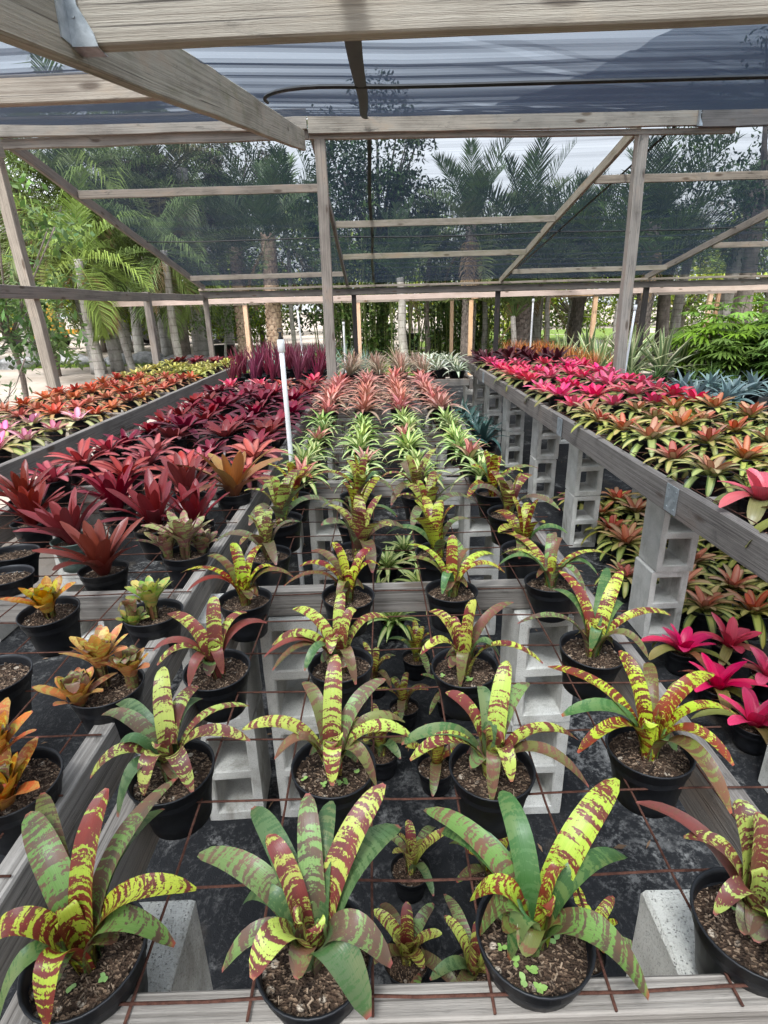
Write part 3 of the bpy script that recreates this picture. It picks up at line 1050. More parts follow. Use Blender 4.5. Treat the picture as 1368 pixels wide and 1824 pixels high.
def zn(x, y):
    z = near_z(y) + 0.05
    if y > 3.1:                       # past the rope the cloth is pulled up over the ridge beam
        f = (y - 3.1) / (RY - 0.02 - 3.1)
        z += f * 0.125 - 0.03 * math.sin(math.pi * min(1, f))
    dx = min(abs(x - q) for q in NB)
    return z - 0.022 * min(1.0, dx / 0.8)


cloth_sheet('shade_cloth', -3.62, 8.9, np.linspace(-1.6, RY - 0.02, 120), zn, 170, 0.010, 0.011, 3)
cloth_sheet('shade_cloth', -3.62, 8.9, np.linspace(RY + 0.02, EY + 0.1, 110), lambda x, y: far_z(y) + 0.095 - 0.02 * min(1, min(abs(x - q) for q in XB) / 0.8), 150, 0.006, 0, 4, 'cloth')


cloth_sheet('shade_cloth', 1.15, 8.9, np.linspace(0.4, RY - 0.02, 100), lambda x, y: zn(x, y) + 0.06 + 0.02 * math.sin(x * 1.1), 130, 0.012, 0.012, 8, 'cloth_over', 0.015)

# seams and ropes of the cloth


def zf_(x, y):
    return far_z(y) + 0.095 - 0.02 * min(1, min(abs(x - q) for q in XB) / 0.8)


def rope(name, pts, r):
    mb = MB()
    tube(mb, [(p[0], p[1] - RY, p[2]) for p in pts], r, 6)
    return obj(name, mb.mesh(name, 'black'), house)


def band(name, fx, ys, zfun, w, drop=0.013):
    """flat doubled strip sewn to the underside of the cloth"""
    mb = MB()
    V = []
    for y in ys:
        for q in (-1, -0.4, 0.4, 1):
            x = fx(y) + q * w / 2
            V.append((x, y - RY, zfun(x, y) - drop - 0.006 * (1 - q * q)))
    Fc = [(j * 4 + i, j * 4 + i + 1, j * 4 + i + 5, j * 4 + i + 4) for j in range(len(ys) - 1) for i in range(3)]
    mb.add(V, Fc)
    return obj(name, mb.mesh(name, 'black'), house)


arc = [(-0.60 + 0.45 * (1 - math.cos(q * math.pi / 2)), 3.95 - 0.78 * math.sin(q * math.pi / 2)) for q in np.linspace(0, 1, 9)]
arc += [(x, 3.16 - 0.03 * (x + 0.1) + random.uniform(-0.006, 0.006)) for x in np.linspace(0.1, 5.6, 24)]
rope('cloth_rope', [(x, y, zn(x, y) - 0.014) for x, y in arc], 0.010)
rope('cloth_rope', [(x, 9.75 + 0.05 * math.sin(x * 1.3) + random.uniform(-0.02, 0.02), zf_(x, 9.75) - 0.03) for x in np.linspace(-3.6, 8.8, 34)], 0.010)
band('cloth_seam', lambda y: -0.04 + 0.006 * math.sin(y * 2.1), np.linspace(1.2, RY - 0.1, 30), zn, 0.055)
band('cloth_seam', lambda y: -0.02 + 0.010 * math.sin(y * 2.1), np.linspace(RY + 0.1, EY, 30), zf_, 0.045)
band('cloth_seam', lambda y: 3.10 - 0.055 * (y - RY), np.linspace(RY + 0.1, EY, 20), zf_, 0.035)

# ------------------------------------------------------------------ benches
ZT = 0.900
ZM = ZT + 0.006


def bench(name, label, x0, x1, y0, y1, zt, cross, cells=0.1524, mesh_y=None, mesh_x=None, rail_h=0.14, mat='wood_bench', rail_mat=None, ch=0.089, sag=0.004):
    t = thing(name, label, 'plant bench', ((x0 + x1) / 2, y0, 0))
    ox, oy = (x0 + x1) / 2, y0

    def bb(nm, m, a, b, w, h, **kw):
        return board_obj(nm, m, t, (a[0] - ox, a[1] - oy, a[2]), (b[0] - ox, b[1] - oy, b[2]), w, h, **kw)
    for x in (x0 + 0.02, x1 - 0.02):
        ya, n = y0, 0
        cuts = [y0] + [y for y in np.arange(y0 + 3.6, y1 - 1, 3.6)] + [y1]
        for a, b in zip(cuts, cuts[1:]):
            bb('rail', rail_mat or mat, (x, a, zt - rail_h / 2), (x + random.uniform(-0.01, 0.01), b - 0.004, zt - rail_h / 2), 0.042, rail_h, warp=0.005, seg=0.6)
    for y in cross:
        bb('crossbar', mat, (x0 + 0.043, y, zt - ch / 2 - 0.002), (x1 - 0.043, y, zt - ch / 2 - 0.002), 0.042, ch, warp=0.002)
    over = 0.05 if mesh_x else 0.0
    mx = mesh_x or (x0 + 0.045, x1 - 0.045)
    my = mesh_y or (y0, y1)
    mb = MB()
    z = zt + 0.004

    def sagz(x, y):
        return z + sag * math.sin(x * 9 + y * 5) * 0.7 - sag * abs(math.sin((y - my[0]) * 2.8))
    nx = int((mx[1] - mx[0]) / cells + 1e-6)
    ny = int((my[1] - my[0]) / cells + 1e-6)
    for i in range(nx + 1):
        x = mx[0] + i * cells
        tube(mb, [(x - ox + random.uniform(-0.003, 0.003), y - oy, sagz(x, y)) for y in np.linspace(my[0] - 0.02, my[1], max(6, ny))], 0.0021, 5)
    for j in range(ny + 1):
        y = my[0] + j * cells
        tube(mb, [(x - ox, y - oy + random.uniform(-0.003, 0.003), sagz(x, y) + 0.0045) for x in np.linspace(mx[0] - over * 0.6, mx[1] + over, 9)], 0.0021, 5)
    obj('wire_mesh', mb.mesh('wire_mesh', 'rust'), t)
    return t


random.seed(5)
CR = [0.452, 1.578, 2.72, 3.84, 4.95, 6.05, 7.1]
bench('plant_bench', 'middle grey timber bench with rusty wire mesh holding the banded plants', -0.490, 0.635, 0.43, 8.4, ZT, CR, mesh_x=(-0.334, 0.63), mesh_y=(0.452, 8.3))
bench('plant_bench', 'grey timber bench carrying the dark red plants beside the middle bench', -1.73, -0.585, 0.25, 9.2, ZT, [0.27, 1.575, 2.75, 3.9, 5.0, 6.1, 7.2, 8.3], mesh_x=(-1.72, -0.64), mesh_y=(0.33, 6.2))
# boards across the front of the middle bench stick out a little past the rails
bench('plant_bench', 'long grey bench of orange and pink plants by the sandy path', -3.42, -2.13, 2.2, 10.2, 0.93, [2.25, 3.6, 4.8, 6.0, 7.2, 8.4, 9.6], rail_mat='wood_rail')
rb = bench('plant_bench', 'timber bench on tall block pillars with orange and hot pink plants', 1.31, 2.62, 0.6, 9.3, 0.95, [0.62, 2.17, 3.4, 4.6, 5.8, 7.0, 8.2, 9.28], rail_mat='wood_rail')
bench('plant_bench', 'small high bench of white-leaved plants at the end of the aisle', 0.70, 1.27, 7.55, 9.75, 0.80, [7.6, 8.6, 9.7], rail_mat='wood_rail')
bench('plant_bench', 'low bench of orange spiky plants behind the dark maroon ones', 2.75, 3.85, 8.9, 13.6, 0.62, [8.95, 10.2, 11.4, 12.6, 13.5], rail_mat='wood_rail')


def plate(x, y, z, par, w=0.10, h=0.125):
    mb = MB()
    V = [(a, b, c) for c in (-h / 2, h / 2) for b in (-w / 2, w / 2) for a in (-0.0035, 0.0)]
    mb.add(V, [(0, 2, 3, 1), (4, 5, 7, 6), (0, 1, 5, 4), (2, 6, 7, 3), (0, 4, 6, 2), (1, 3, 7, 5)])
    for b in (-w * 0.32, w * 0.32):
        for c in (-h * 0.33, 0.0, h * 0.33):
            ctr = np.array([-0.0052, b + random.uniform(-0.006, 0.006), c])
            ring = [ctr + 0.0045 * np.array([0, math.cos(q), math.sin(q)]) for q in np.linspace(0, 6.28, 7)[:-1]]
            mb.add(ring + [p + np.array([0.003, 0, 0]) for p in ring], [tuple(range(6))] + [(i, (i + 1) % 6, 6 + (i + 1) % 6, 6 + i) for i in range(6)])
    o = obj('connector_plate', mb.mesh('connector_plate', 'galv', False), par)
    o.location = (x - 1.965, y - 0.6, z)


plate(1.305, 2.36, 0.88, rb)
plate(1.305, 3.98, 0.88, rb)
plate(1.305, 7.0, 0.88, rb)


# ------------------------------------------------------------------ concrete blocks
def block_mesh(H=0.405, W=0.193, D=0.193):
    """hollow block stood on end: two cells run front to back"""
    rs = np.random.default_rng(3)
    mb = MB()
    xs = [-W / 2, -W / 2 + 0.034, W / 2 - 0.034, W / 2]
    zs = [0.0, 0.036, 0.184, 0.222, 0.369, H]
    holes = {(1, 1), (1, 3)}

    def hole_shrink(yf):      # cells taper towards the back
        return 0.0 if yf < 0 else 0.010
    for sgn in (-1, 1):
        y = sgn * D / 2
        g = hole_shrink(sgn)
        X = [xs[0], xs[1] + g, xs[2] - g, xs[3]]
        Zz = [zs[0], zs[1] + g, zs[2] - g, zs[3] + g, zs[4] - g, zs[5]]
        V, Fc = [(x, y, z) for z in Zz for x in X], []
        for j in range(5):
            for i in range(3):
                if (i, j) in holes:
                    continue
                q = j * 4 + i
                Fc.append((q, q + 1, q + 5, q + 4) if sgn < 0 else (q + 4, q + 5, q + 1, q))
        mb.add(V, Fc)
    g = 0.010
    for (j0, j1) in ((1, 2), (3, 4)):
        a = [(xs[1], zs[j0]), (xs[2], zs[j0]), (xs[2], zs[j1]), (xs[1], zs[j1])]
        b = [(xs[1] + g, zs[j0] + g), (xs[2] - g, zs[j0] + g), (xs[2] - g, zs[j1] - g), (xs[1] + g, zs[j1] - g)]
        V = [(p[0], -D / 2, p[1]) for p in a] + [(p[0], D / 2, p[1]) for p in b]
        mb.add(V, [(i, 4 + i, 4 + (i + 1) % 4, (i + 1) % 4) for i in range(4)])
    # outer sides with several rows so the edges can be a little ragged
    per = [(-W / 2, -D / 2), (W / 2, -D / 2), (W / 2, D / 2), (-W / 2, D / 2)]
    for e in (1, 3):
        a, b = per[e], per[(e + 1) % 4]
        mb.add([(a[0], a[1], 0), (b[0], b[1], 0), (b[0], b[1], H), (a[0], a[1], H)], [(0, 1, 2, 3)])
    mb.add([(*p, H) for p in per], [(0, 1, 2, 3)])
    mb.add([(*p, 0) for p in per], [(3, 2, 1, 0)])
    me = mb.mesh('concrete_block', 'concrete', False)
    return me


def weld_bevel(me):
    import bmesh
    bm = bmesh.new()
    bm.from_mesh(me)
    bmesh.ops.remove_doubles(bm, verts=bm.verts, dist=0.0005)
    bmesh.ops.recalc_face_normals(bm, faces=bm.faces)
    ed = [e for e in bm.edges if len(e.link_faces) == 2 and e.calc_face_angle(0) > 0.6]
    bmesh.ops.bevel(bm, geom=ed, offset=0.005, segments=1, affect='EDGES')
    for v in bm.verts:
        v.co += Vector((random.uniform(-1, 1), random.uniform(-1, 1), random.uniform(-1, 1))) * 0.0012
    bm.to_mesh(me)
    bm.free()


random.seed(9)
BLK = [block_mesh() for _ in range(3)]
for m_ in BLK:
    weld_bevel(m_)


def pillar(x, y, z_top, where, tilt=0.0):
    """two blocks on end, one on the other; y is the front face"""
    h = 0.405
    for i in range(2):
        o = obj('concrete_block', BLK[random.randrange(3)])
        dx = random.uniform(-0.008, 0.008)
        o.location = (x + dx, y + 0.0965 + random.uniform(-0.006, 0.006), 0.001 + i * (h + 0.0015))
        o.rotation_euler = (0, 0, random.uniform(-0.05, 0.05) + tilt)
        o.scale = (1, 1, (z_top - 0.005) / (2 * h + 0.003))
        tag(o, ('upper' if i else 'lower') + ' grey hollow concrete block ' + where, 'concrete block', 'concrete blocks under the benches')
        if i:
            o.location.z = 0.001 + (z_top - 0.005) / 2 + 0.002


ZP = ZT - 0.091
pillar(-0.414, 0.46, ZP, 'at front corner of the middle bench under its first plant')
pillar(0.505, 0.46, ZP, 'at front corner of the middle bench under its fourth plant')
pillar(-0.295, 1.53, ZP, 'of the front pair, inside the middle bench left rail')
pillar(-0.555, 1.53, ZP, 'of the front pair, under the dark red bench rail')
pillar(0.515, 1.51, ZP, 'under the second crossbar by the middle bench right rail')
for k, y in enumerate((2.68, 3.80, 4.91, 6.0)):
    pillar(-0.27, y, ZP, 'under the %s crossbar near the middle bench left rail' % ORD[k + 2])
    pillar(0.52, y, ZP, 'under the %s crossbar near the middle bench right rail' % ORD[k + 2])
for k, y in enumerate((1.53, 2.70, 3.86, 4.96)):
    pillar(-1.62, y, ZP, 'under the %s crossbar, outer rail of the dark red bench' % ORD[k])
for k, y in enumerate((2.71, 3.86)):
    pillar(-0.70, y + 0.01, ZP, 'under the %s crossbar, inner rail of the dark red bench' % ORD[k + 1])
for k, y in enumerate((1.42, 2.59, 3.82, 4.85, 6.05, 7.2, 8.15, 9.05)):
    pillar(1.40 + 0.0965, y, 0.808, 'in the %s aisle pillar of the tall right bench' % ORD[k])
for k, y in enumerate((3.6, 4.7, 5.9, 7.1)):
    pillar(2.42, y, 0.808, 'in the %s outer pillar of the tall right bench' % ORD[k])
for k, y in enumerate((2.75, 3.75, 4.85, 6.0, 7.2, 8.4)):
    pillar(-2.25, y, 0.788, 'in the %s aisle pillar of the sandy path bench' % ORD[k])
for k, y in enumerate((3.2, 5.4, 7.6)):
    pillar(-3.3, y, 0.788, 'in the %s outer pillar of the sandy path bench' % ORD[k])

# leaf tips of the sixteen nearest banded plants, in metres from the pot base: x, y, z, leaf kind, width
FRONT = {
    (0, 0): ((-0.394, 0.496), [(-0.104, 0.115, 0.269, 1, 0.052), (-0.112, 0.160, 0.257, 4, 0.040), (0.025, 0.103, 0.319, 0, 0.047), (0.086, 0.165, 0.263, 1, 0.042), (0.071, 0.141, 0.232, 2, 0.036), (0.150, 0.026, 0.220, 0, 0.046), (0.120, -0.004, 0.160, 1, 0.044), (-0.006, -0.080, 0.150, 0, 0.044), (-0.074, -0.069, 0.140, 2, 0.032), (-0.097, -0.021, 0.207, 0, 0.046), (-0.127, -0.009, 0.170, 1, 0.040)]),
    (0, 1): ((-0.099, 0.487), [(-0.164, 0.085, 0.220, 1, 0.048), (-0.100, 0.149, 0.232, 2, 0.040), (-0.058, 0.065, 0.275, 0, 0.036), (-0.009, 0.112, 0.294, 1, 0.042), (0.021, 0.126, 0.263, 2, 0.036), (0.098, 0.111, 0.306, 0, 0.048), (0.117, 0.106, 0.232, 2, 0.050), (0.099, -0.035, 0.170, 1, 0.050), (0.070, -0.066, 0.130, 2, 0.052), (-0.060, -0.066, 0.210, 0, 0.050), (-0.108, -0.033, 0.170, 1, 0.034), (-0.097, 0.042, 0.180, 2, 0.030)]),
    (0, 2): ((0.185, 0.499), [(-0.136, 0.120, 0.232, 1, 0.044), (-0.113, 0.106, 0.207, 2, 0.046), (-0.024, 0.127, 0.257, 2, 0.040), (0.135, 0.109, 0.294, 0, 0.052), (0.132, 0.049, 0.220, 2, 0.036), (-0.084, 0.015, 0.190, 0, 0.044), (-0.072, 0.003, 0.140, 1, 0.046), (-0.037, -0.020, 0.130, 2, 0.042), (0.111, -0.083, 0.160, 1, 0.058), (0.041, 0.027, 0.232, 0, 0.022)]),
    (0, 3): ((0.481, 0.504), [(-0.117, 0.117, 0.232, 3, 0.034), (-0.078, 0.057, 0.232, 0, 0.034), (-0.007, 0.070, 0.282, 0, 0.048), (-0.078, -0.026, 0.200, 0, 0.034), (0.089, 0.059, 0.257, 0, 0.045), (0.033, -0.048, 0.220, 1, 0.045), (-0.013, -0.078, 0.150, 0, 0.045), (-0.001, 0.039, 0.294, 0, 0.040)]),
    (1, 0): ((-0.388, 0.802), [(-0.131, 0.057, 0.232, 1, 0.042), (-0.124, 0.101, 0.220, 2, 0.036), (-0.015, 0.091, 0.306, 0, 0.046), (0.041, 0.091, 0.257, 1, 0.038), (0.048, 0.086, 0.232, 2, 0.030), (0.142, 0.059, 0.232, 0, 0.034), (0.156, -0.015, 0.220, 1, 0.038), (0.064, -0.071, 0.170, 1, 0.042), (-0.018, -0.073, 0.170, 0, 0.044), (-0.113, -0.050, 0.190, 1, 0.034), (-0.087, -0.009, 0.200, 2, 0.028), (-0.062, -0.087, 0.140, 2, 0.038)]),
    (1, 1): ((-0.101, 0.796), [(-0.157, -0.006, 0.232, 0, 0.042), (-0.062, 0.095, 0.257, 4, 0.036), (0.002, 0.093, 0.319, 0, 0.044), (0.094, 0.095, 0.263, 1, 0.042), (0.141, -0.013, 0.220, 0, 0.042), (0.130, 0.042, 0.207, 4, 0.032), (0.077, -0.050, 0.150, 4, 0.034), (0.003, -0.070, 0.170, 0, 0.042), (-0.097, -0.041, 0.200, 4, 0.034)]),
    (1, 2): ((0.186, 0.782), [(-0.148, -0.041, 0.207, 0, 0.042), (-0.161, -0.007, 0.210, 2, 0.036), (-0.079, 0.046, 0.275, 0, 0.042), (-0.011, 0.078, 0.263, 2, 0.034), (0.037, 0.082, 0.313, 0, 0.044), (0.082, 0.090, 0.257, 1, 0.038), (0.148, -0.006, 0.207, 0, 0.040), (0.146, -0.072, 0.170, 4, 0.038), (0.016, -0.076, 0.190, 0, 0.040), (-0.014, -0.071, 0.140, 4, 0.034)]),
    (1, 3): ((0.488, 0.813), [(-0.164, 0.102, 0.263, 0, 0.044), (-0.027, 0.098, 0.294, 1, 0.042), (0.045, 0.127, 0.244, 4, 0.034), (0.130, 0.046, 0.269, 0, 0.044), (0.144, -0.010, 0.220, 1, 0.034), (0.083, -0.107, 0.200, 0, 0.036), (0.058, -0.154, 0.150, 4, 0.044), (-0.157, -0.062, 0.200, 1, 0.042), (-0.163, 0.010, 0.220, 2, 0.038)]),
    (2, 0): ((-0.388, 1.104), [(-0.118, 0.070, 0.257, 0, 0.046), (0.001, 0.060, 0.306, 0, 0.044), (0.068, 0.065, 0.257, 0, 0.038), (0.110, 0.074, 0.220, 3, 0.034), (-0.127, -0.023, 0.220, 3, 0.032), (-0.098, -0.075, 0.220, 0, 0.038), (-0.035, -0.085, 0.170, 3, 0.036), (0.028, -0.046, 0.170, 3, 0.034)]),
    (2, 1): ((-0.098, 1.101), [(-0.108, 0.067, 0.263, 1, 0.044), (-0.150, -0.010, 0.213, 0, 0.042), (-0.161, -0.054, 0.210, 3, 0.034), (-0.140, -0.076, 0.190, 4, 0.036), (0.013, 0.077, 0.294, 0, 0.036), (0.044, 0.043, 0.263, 0, 0.036), (0.119, 0.046, 0.232, 1, 0.044), (0.039, -0.089, 0.150, 4, 0.036), (-0.069, -0.085, 0.190, 2, 0.030), (-0.011, -0.072, 0.220, 0, 0.040)]),
    (2, 2): ((0.186, 1.085), [(0.027, 0.028, 0.306, 0, 0.042), (-0.072, 0.076, 0.251, 1, 0.038), (-0.032, 0.049, 0.244, 0, 0.034), (0.125, 0.077, 0.263, 4, 0.036), (-0.102, -0.045, 0.220, 0, 0.036), (0.152, -0.086, 0.210, 0, 0.036), (0.074, -0.031, 0.190, 2, 0.030), (-0.019, -0.061, 0.140, 4, 0.036), (0.019, 0.026, 0.294, 0, 0.036)]),
    (2, 3): ((0.491, 1.142), [(-0.058, 0.139, 0.282, 0, 0.044), (0.082, 0.101, 0.306, 0, 0.042), (0.083, 0.182, 0.269, 2, 0.034), (-0.083, 0.111, 0.244, 2, 0.034), (0.086, 0.069, 0.232, 2, 0.030), (0.179, 0.020, 0.232, 1, 0.032), (-0.189, -0.005, 0.220, 1, 0.036), (0.086, -0.087, 0.190, 4, 0.032), (-0.022, -0.038, 0.170, 2, 0.030)]),
    (3, 0): ((-0.396, 1.430), [(-0.174, 0.004, 0.232, 0, 0.040), (-0.119, 0.077, 0.251, 4, 0.036), (-0.037, 0.070, 0.294, 0, 0.044), (0.040, 0.106, 0.269, 0, 0.034), (0.142, 0.007, 0.210, 4, 0.032), (-0.136, -0.067, 0.210, 3, 0.032), (0.099, 0.030, 0.220, 0, 0.030)]),
    (3, 1): ((-0.105, 1.440), [(-0.047, 0.045, 0.294, 0, 0.044), (0.066, 0.062, 0.269, 0, 0.040), (-0.138, 0.013, 0.232, 0, 0.038), (-0.113, 0.089, 0.244, 4, 0.034), (0.090, 0.025, 0.232, 0, 0.030), (-0.176, -0.046, 0.200, 4, 0.034), (-0.027, -0.078, 0.160, 4, 0.032)]),
    (3, 2): ((0.197, 1.446), [(0.000, 0.035, 0.306, 0, 0.042), (-0.133, 0.081, 0.257, 0, 0.042), (0.144, 0.080, 0.220, 1, 0.040), (0.147, -0.014, 0.210, 0, 0.040), (0.072, 0.099, 0.232, 4, 0.026), (-0.162, 0.029, 0.220, 4, 0.034), (-0.036, -0.068, 0.170, 2, 0.030)]),
    (3, 3): ((0.504, 1.484), [(-0.138, 0.072, 0.207, 1, 0.042), (-0.150, 0.020, 0.200, 2, 0.046), (-0.114, 0.206, 0.232, 0, 0.044), (0.190, -0.008, 0.210, 0, 0.046), (0.051, 0.064, 0.257, 4, 0.034), (0.033, 0.099, 0.263, 1, 0.044), (0.070, -0.097, 0.150, 1, 0.042), (0.130, -0.029, 0.170, 2, 0.030)]),
}

# ------------------------------------------------------------------ middle bench: banded plants
XC = [-0.393, -0.100, 0.190, 0.488]
YC = [0.49, 0.79, 1.09, 1.43, 1.735, 2.04, 2.345]
ZPOT = 0.795
ROWN = ['front', 'second', 'third', 'fourth', 'fifth', 'sixth', 'seventh']
TIG = [tiger_random(40 + i, n=8 + i % 3) for i in range(7)]
FRONT_LOOK = {(0, 0): 'wide-leaved yellow-green and maroon banded plant', (0, 1): 'maroon-mottled banded plant with two plain green leaves',
              (0, 2): 'largest lime-green banded plant above weed seedlings', (0, 3): 'yellow banded plant with a long red leaf'}
random.seed(33)
for j, y in enumerate(YC):
    for i, x in enumerate(XC):
        look = FRONT_LOOK.get((j, i), 'yellow-green maroon-banded bromeliad')
        lab = '%s, %s row of the middle bench, %s from its left rail' % (look, ROWN[j], ORD[i])
        if (j, i) in FRONT_LOOK:
            lab = '%s, %s in the middle bench front row' % (look, ORD[i])
        if (j, i) in FRONT:
            (px, py), tips = FRONT[(j, i)]
            random.seed(500 + j * 10 + i)
            mb = MB()
            for (a, b, c, kd, w) in tips:
                if j > 0 and kd == 1 and random.random() < 0.55:
                    kd = 0
                bez_leaf(mb, (a, b, c), kd, w * (0.86 if kd == 2 else 0.77), base=(random.uniform(-0.004, 0.004), random.uniform(-0.004, 0.004), 0.126))
            # tight inner tube of the tank
            for q in range(2):
                ph = random.uniform(0, 6.28)
                bez_leaf(mb, (0.020 * math.cos(ph), 0.020 * math.sin(ph), 0.205 + 0.012 * q), 0, 0.026, base=(0, 0, 0.126), arch=0)
            # dry leaf bases round the stem
            for q in range(4):
                ph = random.uniform(0, 6.28)
                bez_leaf(mb, (0.045 * math.cos(ph), 0.045 * math.sin(ph), 0.165), random.choice([1, 4]), 0.034, base=(0, 0, 0.12), arch=0)
            fol = mb.mesh('banded_foliage', 'band')
            p = plant('banded_bromeliad', lab, 'bromeliad', 'banded bromeliads on the middle bench', (px, py, ZPOT), fol, 0, POT,
                      SOILS[(i + j) % 4][0], 1.0, SOILS[(i + j) % 4][1])
            if (j, i) in ((0, 2), (1, 1), (0, 3), (0, 0), (2, 2)):
                add_seedlings(p, 70 + j * 7 + i, 11 if (j, i) == (0, 2) else 5)
        else:
            plant('banded_bromeliad', lab, 'bromeliad', 'banded bromeliads on the middle bench',
                  (x + random.uniform(-0.02, 0.02), y + random.uniform(-0.02, 0.02), ZPOT), TIG[random.randrange(7)],
                  random.uniform(0, 6.28), POT, SOIL, random.uniform(0.95, 1.1))

# ------------------------------------------------------------------ foliage library


def lib(fn, n, seed):
    out = []
    for i in range(n):
        random.seed(seed + i)
        out.append(fn(i))
    return out


def mk(mat, name='foliage', **kw):
    def f(i):
        mb = MB()
        k = dict(kw)
        n = k.pop('n')
        rosette(mb, n + random.randint(-1, 1), phi0=None, **k)
        return mb.mesh(name, mat)
    return f


G = (0.075, 0.185, 0.022)
CREAM = (0.58, 0.61, 0.28)
WHITEG = lib(mk('stripe', n=25, L=0.225, W=0.035, e=(82, 5), curl=(25, 60), ca=[(0, (0.16, 0.30, 0.04)), (1, G)], cb=[(0, (0.55, 0.60, 0.22)), (1, CREAM)], tip='lance', lmin=0.6, cup=0.5), 4, 100)
WHITEGP = lib(mk('stripe', n=24, L=0.22, W=0.035, e=(82, 5), curl=(25, 60), ca=[(0, (0.42, 0.12, 0.10)), (0.3, (0.4, 0.14, 0.11)), (0.45, G), (1, G)], cb=[(0, (0.66, 0.28, 0.24)), (0.3, (0.62, 0.34, 0.24)), (0.5, CREAM), (1, CREAM)], tip='lance', lmin=0.6, cup=0.5), 2, 120)
SALMON = lib(mk('stripe', n=26, L=0.215, W=0.034, e=(80, 8), curl=(20, 50), ca=[(0, (0.42, 0.105, 0.075)), (0.6, (0.34, 0.13, 0.10)), (1, (0.19, 0.13, 0.08))], cb=[(0, (0.68, 0.24, 0.19)), (0.5, (0.68, 0.32, 0.26)), (1, (0.50, 0.36, 0.26))], tip='lance', lmin=0.65, cup=0.5), 4, 140)
TAN = lib(mk('grad', n=30, L=0.30, W=0.019, e=(88, 20), curl=(10, 55), ca=[(0, (0.46, 0.25, 0.18)), (1, (0.40, 0.34, 0.22))], cb=[(0, (0.52, 0.30, 0.24)), (1, (0.52, 0.46, 0.34))], tip='lance', lmin=0.75), 3, 160)
WHITED = lib(mk('stripe', n=18, L=0.22, W=0.038, e=(70, 10), curl=(20, 45), ca=[(0, (0.05, 0.10, 0.03)), (1, (0.06, 0.12, 0.03))], cb=[(0, (0.40, 0.42, 0.25)), (0.3, (0.72, 0.73, 0.62)), (1, (0.74, 0.75, 0.64))], tip='lance'), 3, 170)
REDTALL = lib(mk('grad', n=18, L=0.235, W=0.040, e=(84, 36), curl=(4, 22), ca=[(0, (0.27, 0.025, 0.015)), (0.35, (0.20, 0.014, 0.016)), (1, (0.11, 0.011, 0.015))], cb=[(0, (0.24, 0.025, 0.020)), (1, (0.185, 0.021, 0.026))], lmin=0.62, cup=0.5, tank=0.5), 4, 200)
REDORANGE = lib(mk('grad', n=13, L=0.30, W=0.052, e=(84, 20), curl=(4, 30), ca=[(0, (0.42, 0.12, 0.03)), (0.3, (0.40, 0.12, 0.035)), (1, (0.22, 0.07, 0.05))], cb=[(0, (0.36, 0.10, 0.04)), (0.5, (0.36, 0.20, 0.08)), (1, (0.25, 0.10, 0.08))], lmin=0.6, cup=0.5, tank=0.5), 2, 210)
PINKRED = lib(mk('stripe', n=20, L=0.20, W=0.036, e=(66, 8), curl=(20, 55), ca=[(0, (0.22, 0.018, 0.025)), (1, (0.13, 0.018, 0.02))], cb=[(0, (0.46, 0.03, 0.04)), (0.4, (0.48, 0.085, 0.085)), (1, (0.46, 0.12, 0.12))], lmin=0.55), 3, 220)
DARKRED = lib(mk('grad', n=20, L=0.19, W=0.040, e=(64, 6), curl=(10, 40), ca=[(0, (0.30, 0.010, 0.018)), (0.3, (0.22, 0.010, 0.02)), (0.5, (0.13, 0.013, 0.022)), (1, (0.080, 0.012, 0.018))], cb=[(0, (0.22, 0.012, 0.024)), (0.4, (0.15, 0.016, 0.03)), (1, (0.10, 0.02, 0.03))], lmin=0.5), 4, 230)
HOTPINK = lib(mk('stripe', n=18, L=0.19, W=0.036, e=(70, 10), curl=(15, 50), ca=[(0, (0.60, 0.04, 0.09)), (0.5, (0.55, 0.10, 0.10)), (1, (0.22, 0.13, 0.08))], cb=[(0, (0.70, 0.06, 0.13)), (0.5, (0.66, 0.20, 0.18)), (1, (0.50, 0.36, 0.24))], lmin=0.6), 2, 240)
PURPLE = lib(mk('grad', n=15, L=0.40, W=0.034, e=(88, 66), curl=(0, 14), ca=[(0, (0.19, 0.02, 0.05)), (1, (0.13, 0.018, 0.035))], cb=[(0, (0.26, 0.045, 0.085)), (1, (0.21, 0.04, 0.07))], tip='spear', lmin=0.7, cup=0.7, tank=0.3), 4, 250)
ORANGE = lib(mk('stripe', n=30, L=0.175, W=0.031, e=(70, -8), curl=(18, 62), ca=[(0, (0.44, 0.075, 0.03)), (0.14, (0.40, 0.085, 0.04)), (0.28, (0.27, 0.13, 0.05)), (0.42, (0.16, 0.17, 0.035)), (1, (0.10, 0.155, 0.028))], cb=[(0, (0.58, 0.13, 0.06)), (0.14, (0.60, 0.22, 0.13)), (0.30, (0.60, 0.36, 0.21)), (0.48, (0.52, 0.46, 0.14)), (1, (0.46, 0.48, 0.11))], lmin=0.5, cup=0.45), 5, 260)
PINK = lib(mk('stripe', n=23, L=0.185, W=0.038, e=(66, -2), curl=(12, 52), ca=[(0, (0.66, 0.03, 0.10)), (0.35, (0.64, 0.045, 0.10)), (0.5, (0.40, 0.10, 0.09)), (0.62, (0.13, 0.14, 0.045)), (1, (0.10, 0.12, 0.035))], cb=[(0, (0.76, 0.06, 0.18)), (0.35, (0.74, 0.10, 0.18)), (0.52, (0.66, 0.25, 0.22)), (0.68, (0.28, 0.24, 0.09)), (1, (0.22, 0.21, 0.06))], lmin=0.55, cup=0.4), 5, 280)
